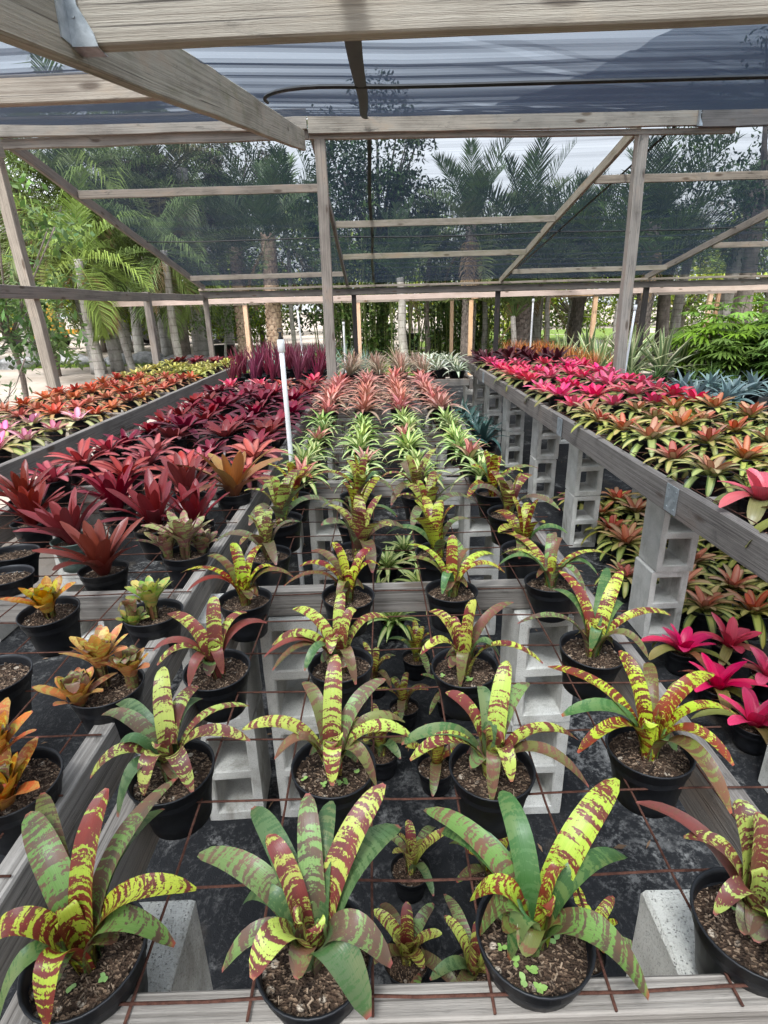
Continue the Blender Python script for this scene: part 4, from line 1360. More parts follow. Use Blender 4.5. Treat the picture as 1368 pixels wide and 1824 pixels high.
PINKBIG = lib(mk('grad', n=13, L=0.20, W=0.052, e=(72, 0), curl=(12, 55), ca=[(0, (0.62, 0.025, 0.09)), (0.6, (0.58, 0.035, 0.10)), (0.7, (0.20, 0.19, 0.06)), (1, (0.13, 0.17, 0.04))], cb=[(0, (0.70, 0.05, 0.15)), (0.6, (0.68, 0.08, 0.16)), (0.72, (0.30, 0.18, 0.08)), (1, (0.22, 0.24, 0.07))], lmin=0.6, cup=0.4, tank=0.3), 3, 300)
PINKGREEN = lib(mk('stripe', n=18, L=0.19, W=0.042, e=(66, -4), curl=(12, 55), ca=[(0, (0.58, 0.10, 0.22)), (0.28, (0.56, 0.16, 0.22)), (0.4, (0.30, 0.24, 0.09)), (1, (0.20, 0.26, 0.05))], cb=[(0, (0.76, 0.24, 0.44)), (0.28, (0.70, 0.32, 0.36)), (0.45, (0.55, 0.42, 0.22)), (1, (0.46, 0.46, 0.18))], lmin=0.55), 4, 310)
SALMONL = lib(mk('stripe', n=24, L=0.18, W=0.035, e=(64, -4), curl=(12, 52), ca=[(0, (0.42, 0.065, 0.04)), (0.5, (0.36, 0.10, 0.05)), (0.8, (0.24, 0.17, 0.06)), (1, (0.16, 0.16, 0.04))], cb=[(0, (0.50, 0.09, 0.05)), (0.5, (0.52, 0.18, 0.10)), (0.8, (0.50, 0.31, 0.16)), (1, (0.42, 0.36, 0.13))], lmin=0.52), 4, 320)
YELLOWG = lib(mk('stripe', n=20, L=0.17, W=0.036, e=(64, -4), curl=(12, 52), ca=[(0, (0.34, 0.28, 0.06)), (1, (0.15, 0.19, 0.035))], cb=[(0, (0.52, 0.46, 0.14)), (1, (0.50, 0.52, 0.18))], lmin=0.55), 3, 330)
MAROON = lib(mk('grad', n=16, L=0.24, W=0.05, e=(70, 6), curl=(10, 30), ca=[(0, (0.075, 0.010, 0.016)), (1, (0.045, 0.009, 0.013))], cb=[(0, (0.095, 0.016, 0.022)), (1, (0.06, 0.013, 0.018))], lmin=0.6), 3, 340)
ORSPIKE = lib(mk('grad', n=18, L=0.34, W=0.022, e=(88, 55), curl=(0, 20), ca=[(0, (0.50, 0.10, 0.03)), (1, (0.38, 0.16, 0.04))], cb=[(0, (0.62, 0.14, 0.035)), (1, (0.56, 0.30, 0.08))], tip='spear', lmin=0.65), 3, 350)
TEAL = lib(mk('grad', n=15, L=0.36, W=0.045, e=(80, 25), curl=(15, 65), ca=[(0, (0.05, 0.10, 0.09)), (1, (0.03, 0.07, 0.065))], cb=[(0, (0.06, 0.12, 0.11)), (1, (0.05, 0.10, 0.09))], tip='lance', lmin=0.7), 3, 360)
AGAVE = lib(mk('grad', n=17, L=0.46, W=0.075, e=(86, 22), curl=(10, 80), ca=[(0, (0.15, 0.23, 0.24)), (1, (0.12, 0.19, 0.20))], cb=[(0, (0.23, 0.31, 0.32)), (1, (0.20, 0.28, 0.29))], tip='lance', lmin=0.7, cup=0.7), 4, 370)
VARIAG = lib(mk('stripe', n=22, L=1.15, W=0.10, e=(88, 15), curl=(4, 25), ca=[(0, (0.62, 0.63, 0.36)), (1, (0.60, 0.62, 0.38))], cb=[(0, (0.16, 0.24, 0.09)), (1, (0.14, 0.21, 0.10))], tip='lance', lmin=0.75, cup=0.6), 3, 380)
TUFT = lib(mk('grad', n=60, L=0.75, W=0.026, e=(88, 10), curl=(4, 40), ca=[(0, (0.16, 0.26, 0.22)), (1, (0.14, 0.23, 0.19))], cb=[(0, (0.30, 0.42, 0.36)), (1, (0.27, 0.38, 0.33))], tip='spear', lmin=0.85), 3, 390)
GRASSY = lib(mk('grad', n=46, L=0.42, W=0.018, e=(88, 15), curl=(10, 60), ca=[(0, (0.07, 0.15, 0.04)), (1, (0.06, 0.12, 0.035))], cb=[(0, (0.11, 0.20, 0.06)), (1, (0.10, 0.17, 0.06))], tip='spear', lmin=0.8), 2, 400)
YORANGE_C = dict(ca=[(0, (0.56, 0.46, 0.08)), (0.6, (0.54, 0.40, 0.08)), (1, (0.48, 0.24, 0.10))], cb=[(0, (0.36, 0.19, 0.03)), (0.6, (0.40, 0.17, 0.04)), (1, (0.36, 0.11, 0.06))])


def clump(spec, pal):
    def f(i):
        mb = MB()
        for (cx, cy_, sc, z) in spec[i % len(spec)]:
            rosette(mb, 17, 0.088 * sc, 0.027 * sc ** 0.5, (86, 42), (0, 24), 0.6, 0.45, 'strap', pal['ca'], pal['cb'], 0.128 + z, 0.010, 0.55, 8, 1.0, (cx, cy_))
            for q in range(5):      # stubby sheath at the foot
                ph = random.uniform(0, 6.28)
                bez_leaf(mb, (cx + 0.03 * math.cos(ph), cy_ + 0.03 * math.sin(ph), 0.175 + z), 4, 0.03 * sc ** 0.5, base=(cx, cy_, 0.122), arch=0)
        return mb.mesh('foliage', 'band')
    return f


CLUMP = lib(clump([[(0.0, 0.0, 1.15, 0.02)], [(-0.02, 0.03, 1.05, 0.05), (-0.045, -0.035, 1.0, 0.0), (0.045, 0.02, 0.75, 0.03)],
                   [(-0.03, 0.02, 1.15, 0.05), (0.0, -0.03, 1.2, 0.0), (-0.05, -0.05, 0.9, 0)]], YORANGE_C), 3, 410)
CLUMPG = lib(clump([[(0.0, 0.0, 1.05, 0.04), (-0.05, -0.01, 0.5, 0.0)]], dict(ca=[(0, (0.24, 0.36, 0.06)), (1, (0.26, 0.34, 0.09))], cb=[(0, (0.30, 0.32, 0.06)), (1, (0.36, 0.30, 0.1))])), 1, 420)
TCL = lib(clump([[(0.0, 0.0, 1.6, 0.04), (0.06, 0.03, 1.1, 0.0), (-0.05, 0.03, 1.2, 0.02)]], dict(ca=[(0, (0.40, 0.42, 0.12)), (1, (0.33, 0.33, 0.13))], cb=[(0, (0.20, 0.07, 0.06)), (1, (0.24, 0.10, 0.09))])), 1, 430)


def pick(L):
    return L[random.randrange(len(L))]


random.seed(77)
# middle bench, farther rows: cream striped, salmon, tan tufted
yy = 2.66
for j in range(6):
    y = yy + 0.285 * j
    for i, x in enumerate(XC):
        pk = (j, i) in ((0, 0), (1, 1), (3, 2), (1, 3), (3, 0))
        plant('striped_bromeliad', '%s striped bromeliad, %s striped row behind the banded plants, %s from the rail' % ('pink-hearted cream' if pk else 'green and cream', ORD[j], ORD[i]),
              'bromeliad', 'cream striped bromeliads on the middle bench', (x + random.uniform(-0.02, 0.02), y + random.uniform(-0.03, 0.03), ZPOT + 0.005),
              pick(WHITEGP if pk else WHITEG), random.uniform(0, 6.28), POT, SOIL if j < 3 else None, random.uniform(0.76, 0.92))
for j in range(8):
    y = 4.42 + 0.285 * j
    for i, x in enumerate(XC):
        if y > 6.2 and i == 0:
            continue
        plant('salmon_bromeliad', 'salmon pink bromeliad, %s salmon row behind the cream striped ones, %s from the rail' % (ORD[j], ORD[i]),
              'bromeliad', 'salmon bromeliads on the middle bench', (x + random.uniform(-0.025, 0.025), y + random.uniform(-0.03, 0.03), ZPOT + 0.01),
              pick(SALMON), random.uniform(0, 6.28), POT, None, random.uniform(0.95, 1.12))
for j in range(4):
    for i, x in enumerate((-0.30, 0.0, 0.28, 0.56)):
        plant('tufted_bromeliad', 'pale tan tufted bromeliad, %s tan row behind the salmon plants, %s from the post' % (ORD[j], ORD[i]),
              'bromeliad', 'tan tufted bromeliads on the middle bench', (x + random.uniform(-0.03, 0.03), 6.95 + 0.36 * j, ZPOT + 0.01), pick(TAN), random.uniform(0, 6.28), POT, None, random.uniform(0.95, 1.2))
for j in range(5):
    for i in range(2):
        plant('white_bromeliad', 'white-leaved bromeliad with green edges, %s row at the aisle end, %s from the tan plants' % (ORD[j], ORD[i]),
              'bromeliad', 'white leaved bromeliads at the end of the aisle', (0.83 + 0.29 * i + random.uniform(-0.03, 0.03), 7.75 + 0.42 * j, 0.70), pick(WHITED), random.uniform(0, 6.28), POT, None, random.uniform(1.35, 1.6))
for j in range(6):
    for i in range(2):
        plant('teal_agave', 'dark blue-green strap-leaved plant on aisle floor, %s row back, %s from the middle bench' % (ORD[j], ORD[i]),
              'potted plant', 'dark strap plants at the end of the aisle', (0.86 + 0.27 * i + random.uniform(-0.03, 0.03), 6.0 + 0.30 * j, 0.0), pick(TEAL), random.uniform(0, 6.28), POT_BIG, None, random.uniform(1.15, 1.4))

# floor below the middle bench
for k, (x, y) in enumerate([(0.15, 2.33), (0.08, 1.98), (0.18, 1.64), (0.06, 1.24), (0.04, 0.99), (0.20, 0.95), (0.30, 1.19), (0.50, 0.99), (-0.05, 2.2), (0.28, 2.05), (-0.02, 1.72), (0.02, 0.72), (0.17, 0.68)]):
    plant('banded_bromeliad', 'shaded banded bromeliad on the floor under the middle bench, %s counting from the back' % ORD[k],
          'bromeliad', 'banded bromeliads on the floor under the middle bench', (x, y, 0.004), pick(TIG), random.uniform(0, 6.28), POT, SOIL, random.uniform(0.8, 0.98))
for k, (x, y) in enumerate([(0.04, 3.37), (-0.03, 2.96), (0.16, 3.60), (0.22, 3.05), (0.05, 2.68), (0.30, 3.4)]):
    plant('striped_bromeliad', 'small cream striped bromeliad on the floor under the middle bench, %s of that cluster' % ORD[k],
          'bromeliad', 'striped bromeliads on the floor under the middle bench', (x, y, 0.004), pick(WHITEG), random.uniform(0, 6.28), POT, SOIL, random.uniform(0.85, 1.0))

# ------------------------------------------------------------------ dark red bench
small = [('orange clumping bromeliad with brown flecks beside the middle bench crossbar', (-0.928, 1.391), CLUMP[0], 2.0),
         ('green rosette bromeliad with a bare stem and one low offset', (-0.632, 1.359), CLUMPG[0], 0.3),
         ('three-headed orange and yellow bromeliad leaning in its pot', (-0.616, 1.042), CLUMP[1], 0.0),
         ('yellow-orange clump of bromeliads with a red lower leaf at the photo edge', (-0.665, 0.783), CLUMP[2], 0.0),
         ('tan and maroon banded bromeliad clump at the end of the red plants', (-0.672, 1.755), TCL[0], 0.5)]
for lab, (x, y), fol, rz in small:
    sl = SOILS[random.randrange(4)]
    plant('clumping_bromeliad', lab, 'bromeliad', 'small clumping bromeliads', (x, y, ZPOT), fol, rz, POT, sl[0], 1.04, sl[1])
plant('nursery_pot', 'black pot with soil and one red leaf by the dark red bench rail', 'plant pot', None, (-1.283, 1.80, ZPOT), None, 0, POT, SOILS[0][0], 1.05, SOILS[0][1])
plant('nursery_pot', 'black pot of bare soil at the photo edge beside the orange clump', 'plant pot', None, (-0.905, 1.095, ZPOT), None, 0, POT, SOILS[1][0], 1.05, SOILS[1][1])
plant('nursery_pot', 'black pot of bare soil behind the orange bromeliad', 'plant pot', None, (-1.20, 1.62, ZPOT), None, 0, POT, SOILS[2][0], 1.05, SOILS[2][1])
reds = [(-0.905, 1.66, 1.0), (-1.13, 1.92, 1.02), (-0.86, 2.02, 1.12), (-0.60 - 0.12, 2.05, 0.95), (-1.40, 2.12, 1.0), (-1.12, 2.28, 1.02), (-0.84, 2.36, 1.1), (-1.55, 1.82, 1.0), (-1.60, 2.42, 0.95)]
for k, (x, y, s) in enumerate(reds):
    plant('red_bromeliad', 'tall brick red bromeliad with broad upright leaves, %s of the tall reds from the front' % ORD[k],
          'bromeliad', 'tall red bromeliads', (x, y, ZPOT), REDTALL[(k + 1) % 4], random.uniform(0, 6.28), POT_G if k == 1 else POT, SOIL, s)
plant('red_bromeliad', 'orange hearted bromeliad with long tan and red leaves beside the banded rows', 'bromeliad', 'tall red bromeliads', (-0.66, 2.42, ZPOT), REDORANGE[0], 0.4, POT, SOIL, 1.05)
MC = [-1.58, -1.28, -0.99, -0.70]
for j in range(13):
    y = 2.68 + 0.285 * j
    for i, x in enumerate(MC):
        if j < 2:
            nm, L, lk = 'pink_striped_bromeliad', PINKRED, 'pink-striped red bromeliad'
        elif j < 12:
            nm, L, lk = 'maroon_bromeliad', DARKRED, 'very dark red bromeliad'
        else:
            nm, L, lk = 'bright_pink_bromeliad', HOTPINK, 'bright pink bromeliad'
        if j == 2 and i in (0, 1):
            nm, L, lk = 'pink_striped_bromeliad', PINKRED, 'pink-striped red bromeliad'
        plant(nm, '%s, %s row behind the tall reds, %s from the outer rail' % (lk, ORD[j], ORD[i]), 'bromeliad', lk + 's',
              (x + random.uniform(-0.035, 0.035), y + random.uniform(-0.035, 0.035), ZPOT + 0.01), pick(L), random.uniform(0, 6.28), POT, None, random.uniform(0.92, 1.28))
for j in range(6):
    for i in range(5):
        plant('purple_bromeliad', 'upright spiky purple-red bromeliad, %s row behind the pink ones, %s from the outer rail' % (ORD[j], ORD[i]),
              'bromeliad', 'spiky purple bromeliads', (-1.66 + 0.245 * i + random.uniform(-0.03, 0.03), 6.55 + 0.42 * j, ZPOT + 0.01), pick(PURPLE), random.uniform(0, 6.28), POT, None, random.uniform(0.9, 1.12))

# ------------------------------------------------------------------ bench by the sandy path
LC = [-2.33, -2.64, -2.95, -3.25]
for j in range(23):
    y = 2.75 + 0.315 * j
    for i, x in enumerate(LC):
        if j < 6:
            nm, L, lk = 'pink_green_bromeliad', PINKGREEN, 'olive pink-hearted bromeliad'
        elif j < 15:
            nm, L, lk = 'copper_bromeliad', SALMONL, 'copper orange bromeliad'
        elif j < 21:
            nm, L, lk = 'yellow_bromeliad', YELLOWG, 'yellow-green bromeliad'
        else:
            nm, L, lk = 'maroon_bromeliad', DARKRED, 'dark purple-red bromeliad'
        plant(nm, '%s, sandy path bench, %s row from the near end, %s from inner rail' % (lk, ORD[j], ORD[i]), 'bromeliad', lk + 's on the sandy path bench',
              (x + random.uniform(-0.03, 0.03), y + random.uniform(-0.04, 0.04), 0.805), pick(L), random.uniform(0, 6.28), POT, SOIL if j < 4 else None, random.uniform(0.92, 1.12))

# ------------------------------------------------------------------ tall right bench
RC = [1.48, 1.80, 2.11, 2.42]
for k, (x, y, lab) in enumerate([(1.50, 2.06, 'hot pink bromeliad with one tall leaf, in front of the orange rows'), (1.50, 1.80, 'hot pink bromeliad nearest the camera on the tall right bench'),
                                 (1.83, 1.95, 'hot pink bromeliad at the photo edge behind the nearest pair')]):
    plant('pink_bromeliad', lab, 'bromeliad', 'pink bromeliads on the right bench', (x, y, 0.825), PINKBIG[k % 3], 0.7 + k, POT, SOILS[k][0], 1.12, SOILS[k][1])
for j in range(20):
    y = 2.36 + 0.315 * j
    for i, x in enumerate(RC):
        edge = 5.9 - 0.45 * i
        if y < 4.15 + 0.1 * (i == 1):
            nm, L, lk = 'orange_bromeliad', ORANGE, 'lime bromeliad with orange heart'
        elif y < 7.5:
            nm, L, lk = 'pink_bromeliad', PINK, 'hot pink and olive bromeliad'
        else:
            nm, L, lk = 'maroon_bromeliad', MAROON, 'nearly black maroon bromeliad'
        plant(nm, '%s on the tall right bench, %s row, %s from the aisle' % (lk, ORD[j], ORD[i]), 'bromeliad', lk + 's on the right bench',
              (x + random.uniform(-0.03, 0.03), y + random.uniform(-0.04, 0.04), 0.825), pick(L), random.uniform(0, 6.28), POT, SOIL if j < 4 else None,
              random.uniform(1.0, 1.34))
# floor under the right bench
for k, (x, y) in enumerate([(1.45, 2.31), (1.70, 2.35), (1.46, 2.03), (1.48, 1.80), (1.74, 2.10), (1.73, 1.82)]):
    plant('pink_bromeliad', 'pink bromeliad on the floor by the right bench pillars, %s counting towards the camera' % ORD[k], 'bromeliad',
          'pink bromeliads on the floor', (x, y, 0.004), PINKBIG[k % 3], 1.1 * k, POT, SOIL, 1.05)
k = 0
for j in range(7):
    for i in range(4):
        x, y = 1.72 + 0.29 * i + random.uniform(-0.04, 0.04), 2.62 + 0.30 * j + random.uniform(-0.04, 0.04)
        plant('orange_bromeliad', 'shaded orange bromeliad on floor under the right bench, %s row back, %s from the pillars' % (ORD[j], ORD[i]),
              'bromeliad', 'orange bromeliads on the floor under the right bench', (x, y, 0.004), pick(ORANGE), random.uniform(0, 6.28), POT, None, random.uniform(1.25, 1.45))
plant('orange_bromeliad', 'lone orange bromeliad on the aisle floor in front of the second right bench pillar', 'bromeliad', 'orange bromeliads on the floor under the right bench', (1.50, 3.10, 0.004), ORANGE[0], 0.4, POT, None, 1.1)
plant('pink_bromeliad', 'lone pink bromeliad on the floor behind the third right bench pillar', 'bromeliad', 'pink bromeliads on the floor', (1.66, 4.55, 0.004), PINK[1], 0.4, POT, None, 1.1)

# orange spikes on the low bench
for j in range(10):
    for i in range(4):
        plant('orange_spiky_bromeliad', 'upright orange spiky bromeliad on the low bench, %s row from the maroon plants, %s across' % (ORD[j], ORD[i]),
              'bromeliad', 'orange spiky bromeliads', (2.90 + 0.27 * i + random.uniform(-0.05, 0.05), 9.1 + 0.44 * j, 0.53), pick(ORSPIKE), random.uniform(0, 6.28), POT, None, random.uniform(1.0, 1.3))
for k, (x, y) in enumerate([(3.45, 7.0), (3.75, 7.5), (3.35, 6.5), (3.9, 7.0), (4.3, 7.2)]):
    plant('orange_spiky_bromeliad', 'rusty orange spiky bromeliad on the ground past the right bench, %s towards the back' % ORD[k], 'bromeliad', 'orange spiky bromeliads', (x, y, 0.0), pick(ORSPIKE), k, POT_BIG, None, 1.25)

# blue agaves right of the benches
for k, (x, y, s) in enumerate([(3.95, 8.2, 1.2), (4.45, 7.9, 1.3), (4.95, 8.0, 1.3), (5.4, 8.5, 1.3), (5.9, 8.2, 1.2), (4.2, 8.9, 1.2), (4.8, 8.9, 1.3), (5.5, 9.3, 1.3), (6.1, 9.2, 1.2), (3.7, 9.4, 1.2), (6.6, 8.7, 1.2)]):
    plant('blue_agave', 'blue-grey agave with arching leaves beyond the right bench, %s of the agave row' % ORD[k], 'agave', 'blue agaves beyond the right bench', (x, y, 0.0), AGAVE[k % 4], k * 1.3, POT_BIG, None, s)
for k, (x, y, s) in enumerate([(4.55, 11.8, 1.0), (5.3, 12.0, 1.1), (6.1, 12.2, 1.1), (6.8, 12.8, 1.0), (4.1, 12.6, 1.0), (5.7, 13.0, 1.15), (4.9, 13.2, 1.1)]):
    plant('variegated_agave', 'tall cream edged agave behind the blue agaves, %s of the cream edged ones' % ORD[k], 'agave', 'cream edged agaves', (x, y, 0.0), VARIAG[k % 3], k * 1.1, POT_BIG, None, s)
for k, (x, y, s) in enumerate([(4.6, 10.4, 0.8), (5.9, 10.6, 0.8), (6.5, 10.3, 0.8), (5.0, 10.9, 0.9), (4.2, 10.9, 0.8), (5.5, 11.2, 0.9), (6.6, 11.2, 0.9), (5.3, 10.0, 0.7), (7.0, 9.6, 0.8), (6.2, 9.9, 0.7)]):
    plant('grassy_plant', 'dark green grassy tuft between the blue and cream edged agaves, %s of the tufts' % ORD[k], 'potted plant', 'grassy tufts', (x, y, 0.0), GRASSY[k % 2], k, POT_BIG, None, s * 1.25)
for k, (x, y, s) in enumerate([(-2.3, 13.6, 1.25), (-1.75, 13.9, 1.1), (-1.2, 13.9, 1.2), (-0.75, 14.1, 1.15), (-2.75, 14.0, 1.1), (-0.3, 14.3, 1.0), (5.6, 14.5, 1.1)]):
    plant('blue_grass_tuft', 'pale blue-green fine leaved tuft beyond the far eave, %s of the tufts' % ORD[k], 'potted plant', 'pale blue tufts', (x, y, 0.0), TUFT[k % 3], k, POT_BIG, None, s)

# ------------------------------------------------------------------ white irrigation risers


def riser(label, base, top, r=0.0125, head=True):
    b, t = np.array(base), np.array(top)
    root = thing('sprinkler_riser', label, 'sprinkler pipe', tuple(b), 0, 'white irrigation risers')
    d = t - b
    mb = MB()
    tube(mb, [d * q for q in np.linspace(0, 1, 6)], r, 14)
    obj('pipe', mb.mesh('pipe', 'pvc'), root)
    u = d / np.linalg.norm(d)
    mb = MB()
    tube(mb, [d - u * 0.045, d - u * 0.04, d + u * 0.012, d + u * 0.016], [r * 1.12, r * 1.45, r * 1.45, r * 1.1], 14)
    obj('coupling', mb.mesh('coupling', 'pvc'), root)
    if head:
        mb = MB()
        tube(mb, [d + u * 0.016, d + u * 0.028, d + u * 0.03, d + u * 0.05], [r * 0.9, r * 0.9, r * 0.6, r * 0.55], 10)
        tube(mb, [d + u * 0.05 + np.array([-0.012, 0, 0]), d + u * 0.05 + np.array([0.012, 0, 0])], 0.0025, 6)
        tube(mb, [d + u * 0.05 + np.array([0.010, 0, 0]), d + u * 0.066 + np.array([0.010, 0, 0])], 0.002, 6)
        tube(mb, [d + u * 0.05 + np.array([-0.010, 0, 0]), d + u * 0.066 + np.array([-0.010, 0, 0])], 0.002, 6)
        tube(mb, [d + u * 0.066 + np.array([-0.013, 0, 0]), d + u * 0.066 + np.array([0.013, 0, 0])], 0.0025, 6)
        obj('sprinkler_head', mb.mesh('sprinkler_head', 'black', False), root)


riser('white pipe riser with black sprinkler tip between the dark red and cream striped plants', (-0.46, 2.90, 0.0), (-0.470, 2.90, 1.565))
riser('thin white riser beside the right bench far post', (2.88, 6.72, 0.0), (2.95, 6.72, 1.66), 0.013)
riser('thin white riser among the orange spiky plants', (2.92, 11.0, 0.0), (2.92, 11.0, 1.78), 0.016)
riser('thin white riser behind the purple spiky plants', (-1.22, 10.0, 0.0), (-1.30, 10.0, 1.75), 0.016)
riser('short white riser by the black far post', (-0.62, 11.5, 0.0), (-0.62, 11.5, 1.45), 0.018)

# ------------------------------------------------------------------ neighbouring frame of new timber beyond the eave
nf = thing('timber_frame', 'unroofed frame of new pale timber posts and beams beyond the shade house', 'timber frame', (2.5, 15, 0))


def nfb(name, mat, a, b, w, h, **kw):
    o = np.array([2.5, 15, 0])
    return board_obj(name, mat, nf, np.array(a) - o, np.array(b) - o, w, h, **kw)


for x in (-3.25, -0.42, 2.42, 5.55, 8.45):
    nfb('post', 'wood_new', (x, 15, 0), (x, 15, 1.84), 0.10, 0.10, up=(0, 1, 0))
for x in (-3.2, 2.35, 5.3, 10.5):
    nfb('post', 'wood_new', (x, 18.2, 0), (x, 18.2, 1.86), 0.10, 0.10, up=(0, 1, 0))
nfb('beam', 'wood_pink', (-6.5, 14.93, 1.94), (16, 14.93, 1.96), 0.04, 0.125, warp=0.006, seg=1)
nfb('beam', 'wood_pink', (-6.5, 18.2, 1.93), (16, 18.2, 1.93), 0.04, 0.14, warp=0.006, seg=1)
for x in (-0.35, 2.5, 5.4):
    nfb('joist', 'wood_new', (x + 0.1, 14.96, 1.93), (x + 0.1, 18.17, 1.95), 0.04, 0.14, warp=0.004)


# ------------------------------------------------------------------ palms
def frond(mb, base, az, e0, L, curl, nl, ll, lw, col, hang=0.35, vee=0.5, rr=0.016):
    d = np.array([math.cos(az), math.sin(az), 0])
    side = np.array([-math.sin(az), math.cos(az), 0])
    P, p, n = [], np.array(base, float), 14
    for i in range(n + 1):
        P.append(p.copy())
        e = e0 - curl * (i / n) ** 1.4
        p = p + (d * math.cos(e) + np.array([0, 0, 1]) * math.sin(e)) * L / n
    P = np.array(P)
    tube(mb, P, np.linspace(rr, 0.004, n + 1), 5, False, cA=tuple(np.array(col) * 1.2))
    T = np.gradient(P, axis=0)
    T /= np.linalg.norm(T, axis=1)[:, None]
    V, Fc, C = [], [], []
    for k in range(nl):
        s = 0.16 + 0.84 * (k + random.random() * 0.7) / nl
        f = s * n
        i = min(n - 1, int(f))
        q = P[i] + (P[min(n, i + 1)] - P[i]) * (f - i)
        t = T[i]
        up = np.cross(t, side)
        if up[2] < 0:
            up = -up
        ln = ll * (0.5 + 0.8 * math.sin(min(1, (s * 1.05)) * math.pi) ** 0.7) * random.uniform(0.8, 1.15)
        for sg in (-1, 1):
            dr = t * (0.35 + 0.7 * s) + side * sg * (1.05 - 0.45 * s) + up * vee * random.uniform(0.4, 1.2)
            dr /= np.linalg.norm(dr)
            m = q + dr * ln * 0.55
            dr2 = dr + np.array([0, 0, -1]) * hang * random.uniform(1.2, 2.6)
            dr2 /= np.linalg.norm(dr2)
            e = m + dr2 * ln * 0.5
            w = np.cross(dr, up)
            w = w / (np.linalg.norm(w) + 1e-9) * lw / 2
            b = len(V)
            c = np.array(col) * random.uniform(0.65, 1.35)
            V += [q - w * 0.5, q + w * 0.5, m + w, m - w, e]
            C += [c] * 5
            Fc += [(b, b + 1, b + 2, b + 3), (b + 3, b + 2, b + 4)]
    mb.add(V, Fc, None, random.random(), None, np.array(C), np.array(C))


def palm_crown(seed, n, L, e=(80, -35), curl=(40, 75), nl=34, ll=0.5, lw=0.035, col=(0.075, 0.14, 0.035), hang=0.35, vee=0.5, dead=2, shaft=0.0):
    random.seed(seed)
    mb = MB()
    for i in range(n):
        a = (i + 0.5) / n
        c = np.array(col) * random.uniform(0.65, 1.15) + np.array([0.04, 0.022, 0]) * random.random() * a
        frond(mb, (0, 0, 0), i * 2.39996 + random.uniform(-0.2, 0.2), rad(e[0] + (e[1] - e[0]) * a + random.uniform(-8, 8)), L * random.uniform(0.82, 1.1),
              rad(curl[0] + (curl[1] - curl[0]) * a), nl, ll, lw, c, hang, vee)
    for i in range(dead):
        frond(mb, (0, 0, -0.1), random.uniform(0, 6.28), rad(-50), L * 0.7, rad(35), nl // 2, ll * 0.8, lw, (0.22, 0.15, 0.08), 0.8, 0.2)
    return mb.mesh('crown', 'foliage')


def trunk_mesh(seed, h, r0, r1, mat, lean=(0, 0), bulge=0.25, boots=False):
    random.seed(seed)
    mb = MB()
    n = 22
    z = np.linspace(0, h, n)
    t = z / h
    P = np.stack([lean[0] * t ** 1.3 + 0.03 * np.sin(t * 7 + seed), lean[1] * t ** 1.3, z], 1)
    R = r1 + (r0 - r1) * (1 - t) ** 1.3 + bulge * r0 * np.exp(-t * h * 2.2)
    R = R * (1 + np.array([random.uniform(-0.025, 0.025) for _ in range(n)]))
    tube(mb, P, R, 14, True, vscale=1.0)
    if boots:
        for i in range(int(h * 90)):
            a, zz = i * 2.39996, (i + 0.5) / (h * 90) * h
            f = zz / h
            r = r1 + (r0 - r1) * (1 - f)
            c = np.array([lean[0] * f ** 1.3 + r * math.cos(a), lean[1] * f ** 1.3 + r * math.sin(a), zz])
            o = np.array([math.cos(a), math.sin(a), 0])
            s = np.array([-math.sin(a), math.cos(a), 0]) * r * 0.42
            up = np.array([0, 0, 1.0])
            V = [c - s * 1.0, c + s * 1.0, c + s * 0.6 + up * 0.13 + o * r * 0.22, c - s * 0.6 + up * 0.13 + o * r * 0.22, c + up * 0.15]
            mb.add(V, [(0, 1, 2, 3), (3, 2, 4)], [(a, zz), (a + 0.2, zz), (a + 0.2, zz + 0.1), (a, zz + 0.1), (a, zz + 0.1)])
    return mb.mesh('trunk', mat)


PC = {}
PC['queen'] = [palm_crown(1 + i, 17, 2.7, (75, -55), (55, 85), 46, 0.62, 0.034, (0.14, 0.21, 0.06), 0.75, 0.55, 3) for i in range(2)]
PC['dry'] = [palm_crown(11 + i, 15, 2.2, (80, -60), (45, 70), 34, 0.5, 0.036, (0.115, 0.115, 0.055), 0.6, 0.5, 5) for i in range(2)]
PC['date'] = [palm_crown(21 + i, 24, 2.4, (85, -25), (25, 55), 40, 0.42, 0.030, (0.07, 0.115, 0.045), 0.1, 0.75, 3) for i in range(2)]
PC['areca'] = [palm_crown(31 + i, 13, 2.5, (88, 30), (20, 55), 36, 0.48, 0.042, (0.07, 0.13, 0.035), 0.3, 0.55, 1) for i in range(2)]
PN = 0


def palm(label, x, y, h, r, bark, crown, sc=1.0, lean=(0, 0), group='palms around the nursery', boots=False):
    global PN
    PN += 1
    t = thing('palm_tree', label, 'palm tree', (x, y, 0), 0, group)
    r *= 0.80
    obj('trunk', trunk_mesh(PN, h, r, r * 0.78, bark, lean, 0.12, boots), t)
    c = obj('crown', crown[PN % len(crown)], t, (lean[0] + 0.0, lean[1], h - 0.05))
    c.rotation_euler = (0, 0, PN * 1.7)
    c.scale = (sc, sc, sc)
    return t


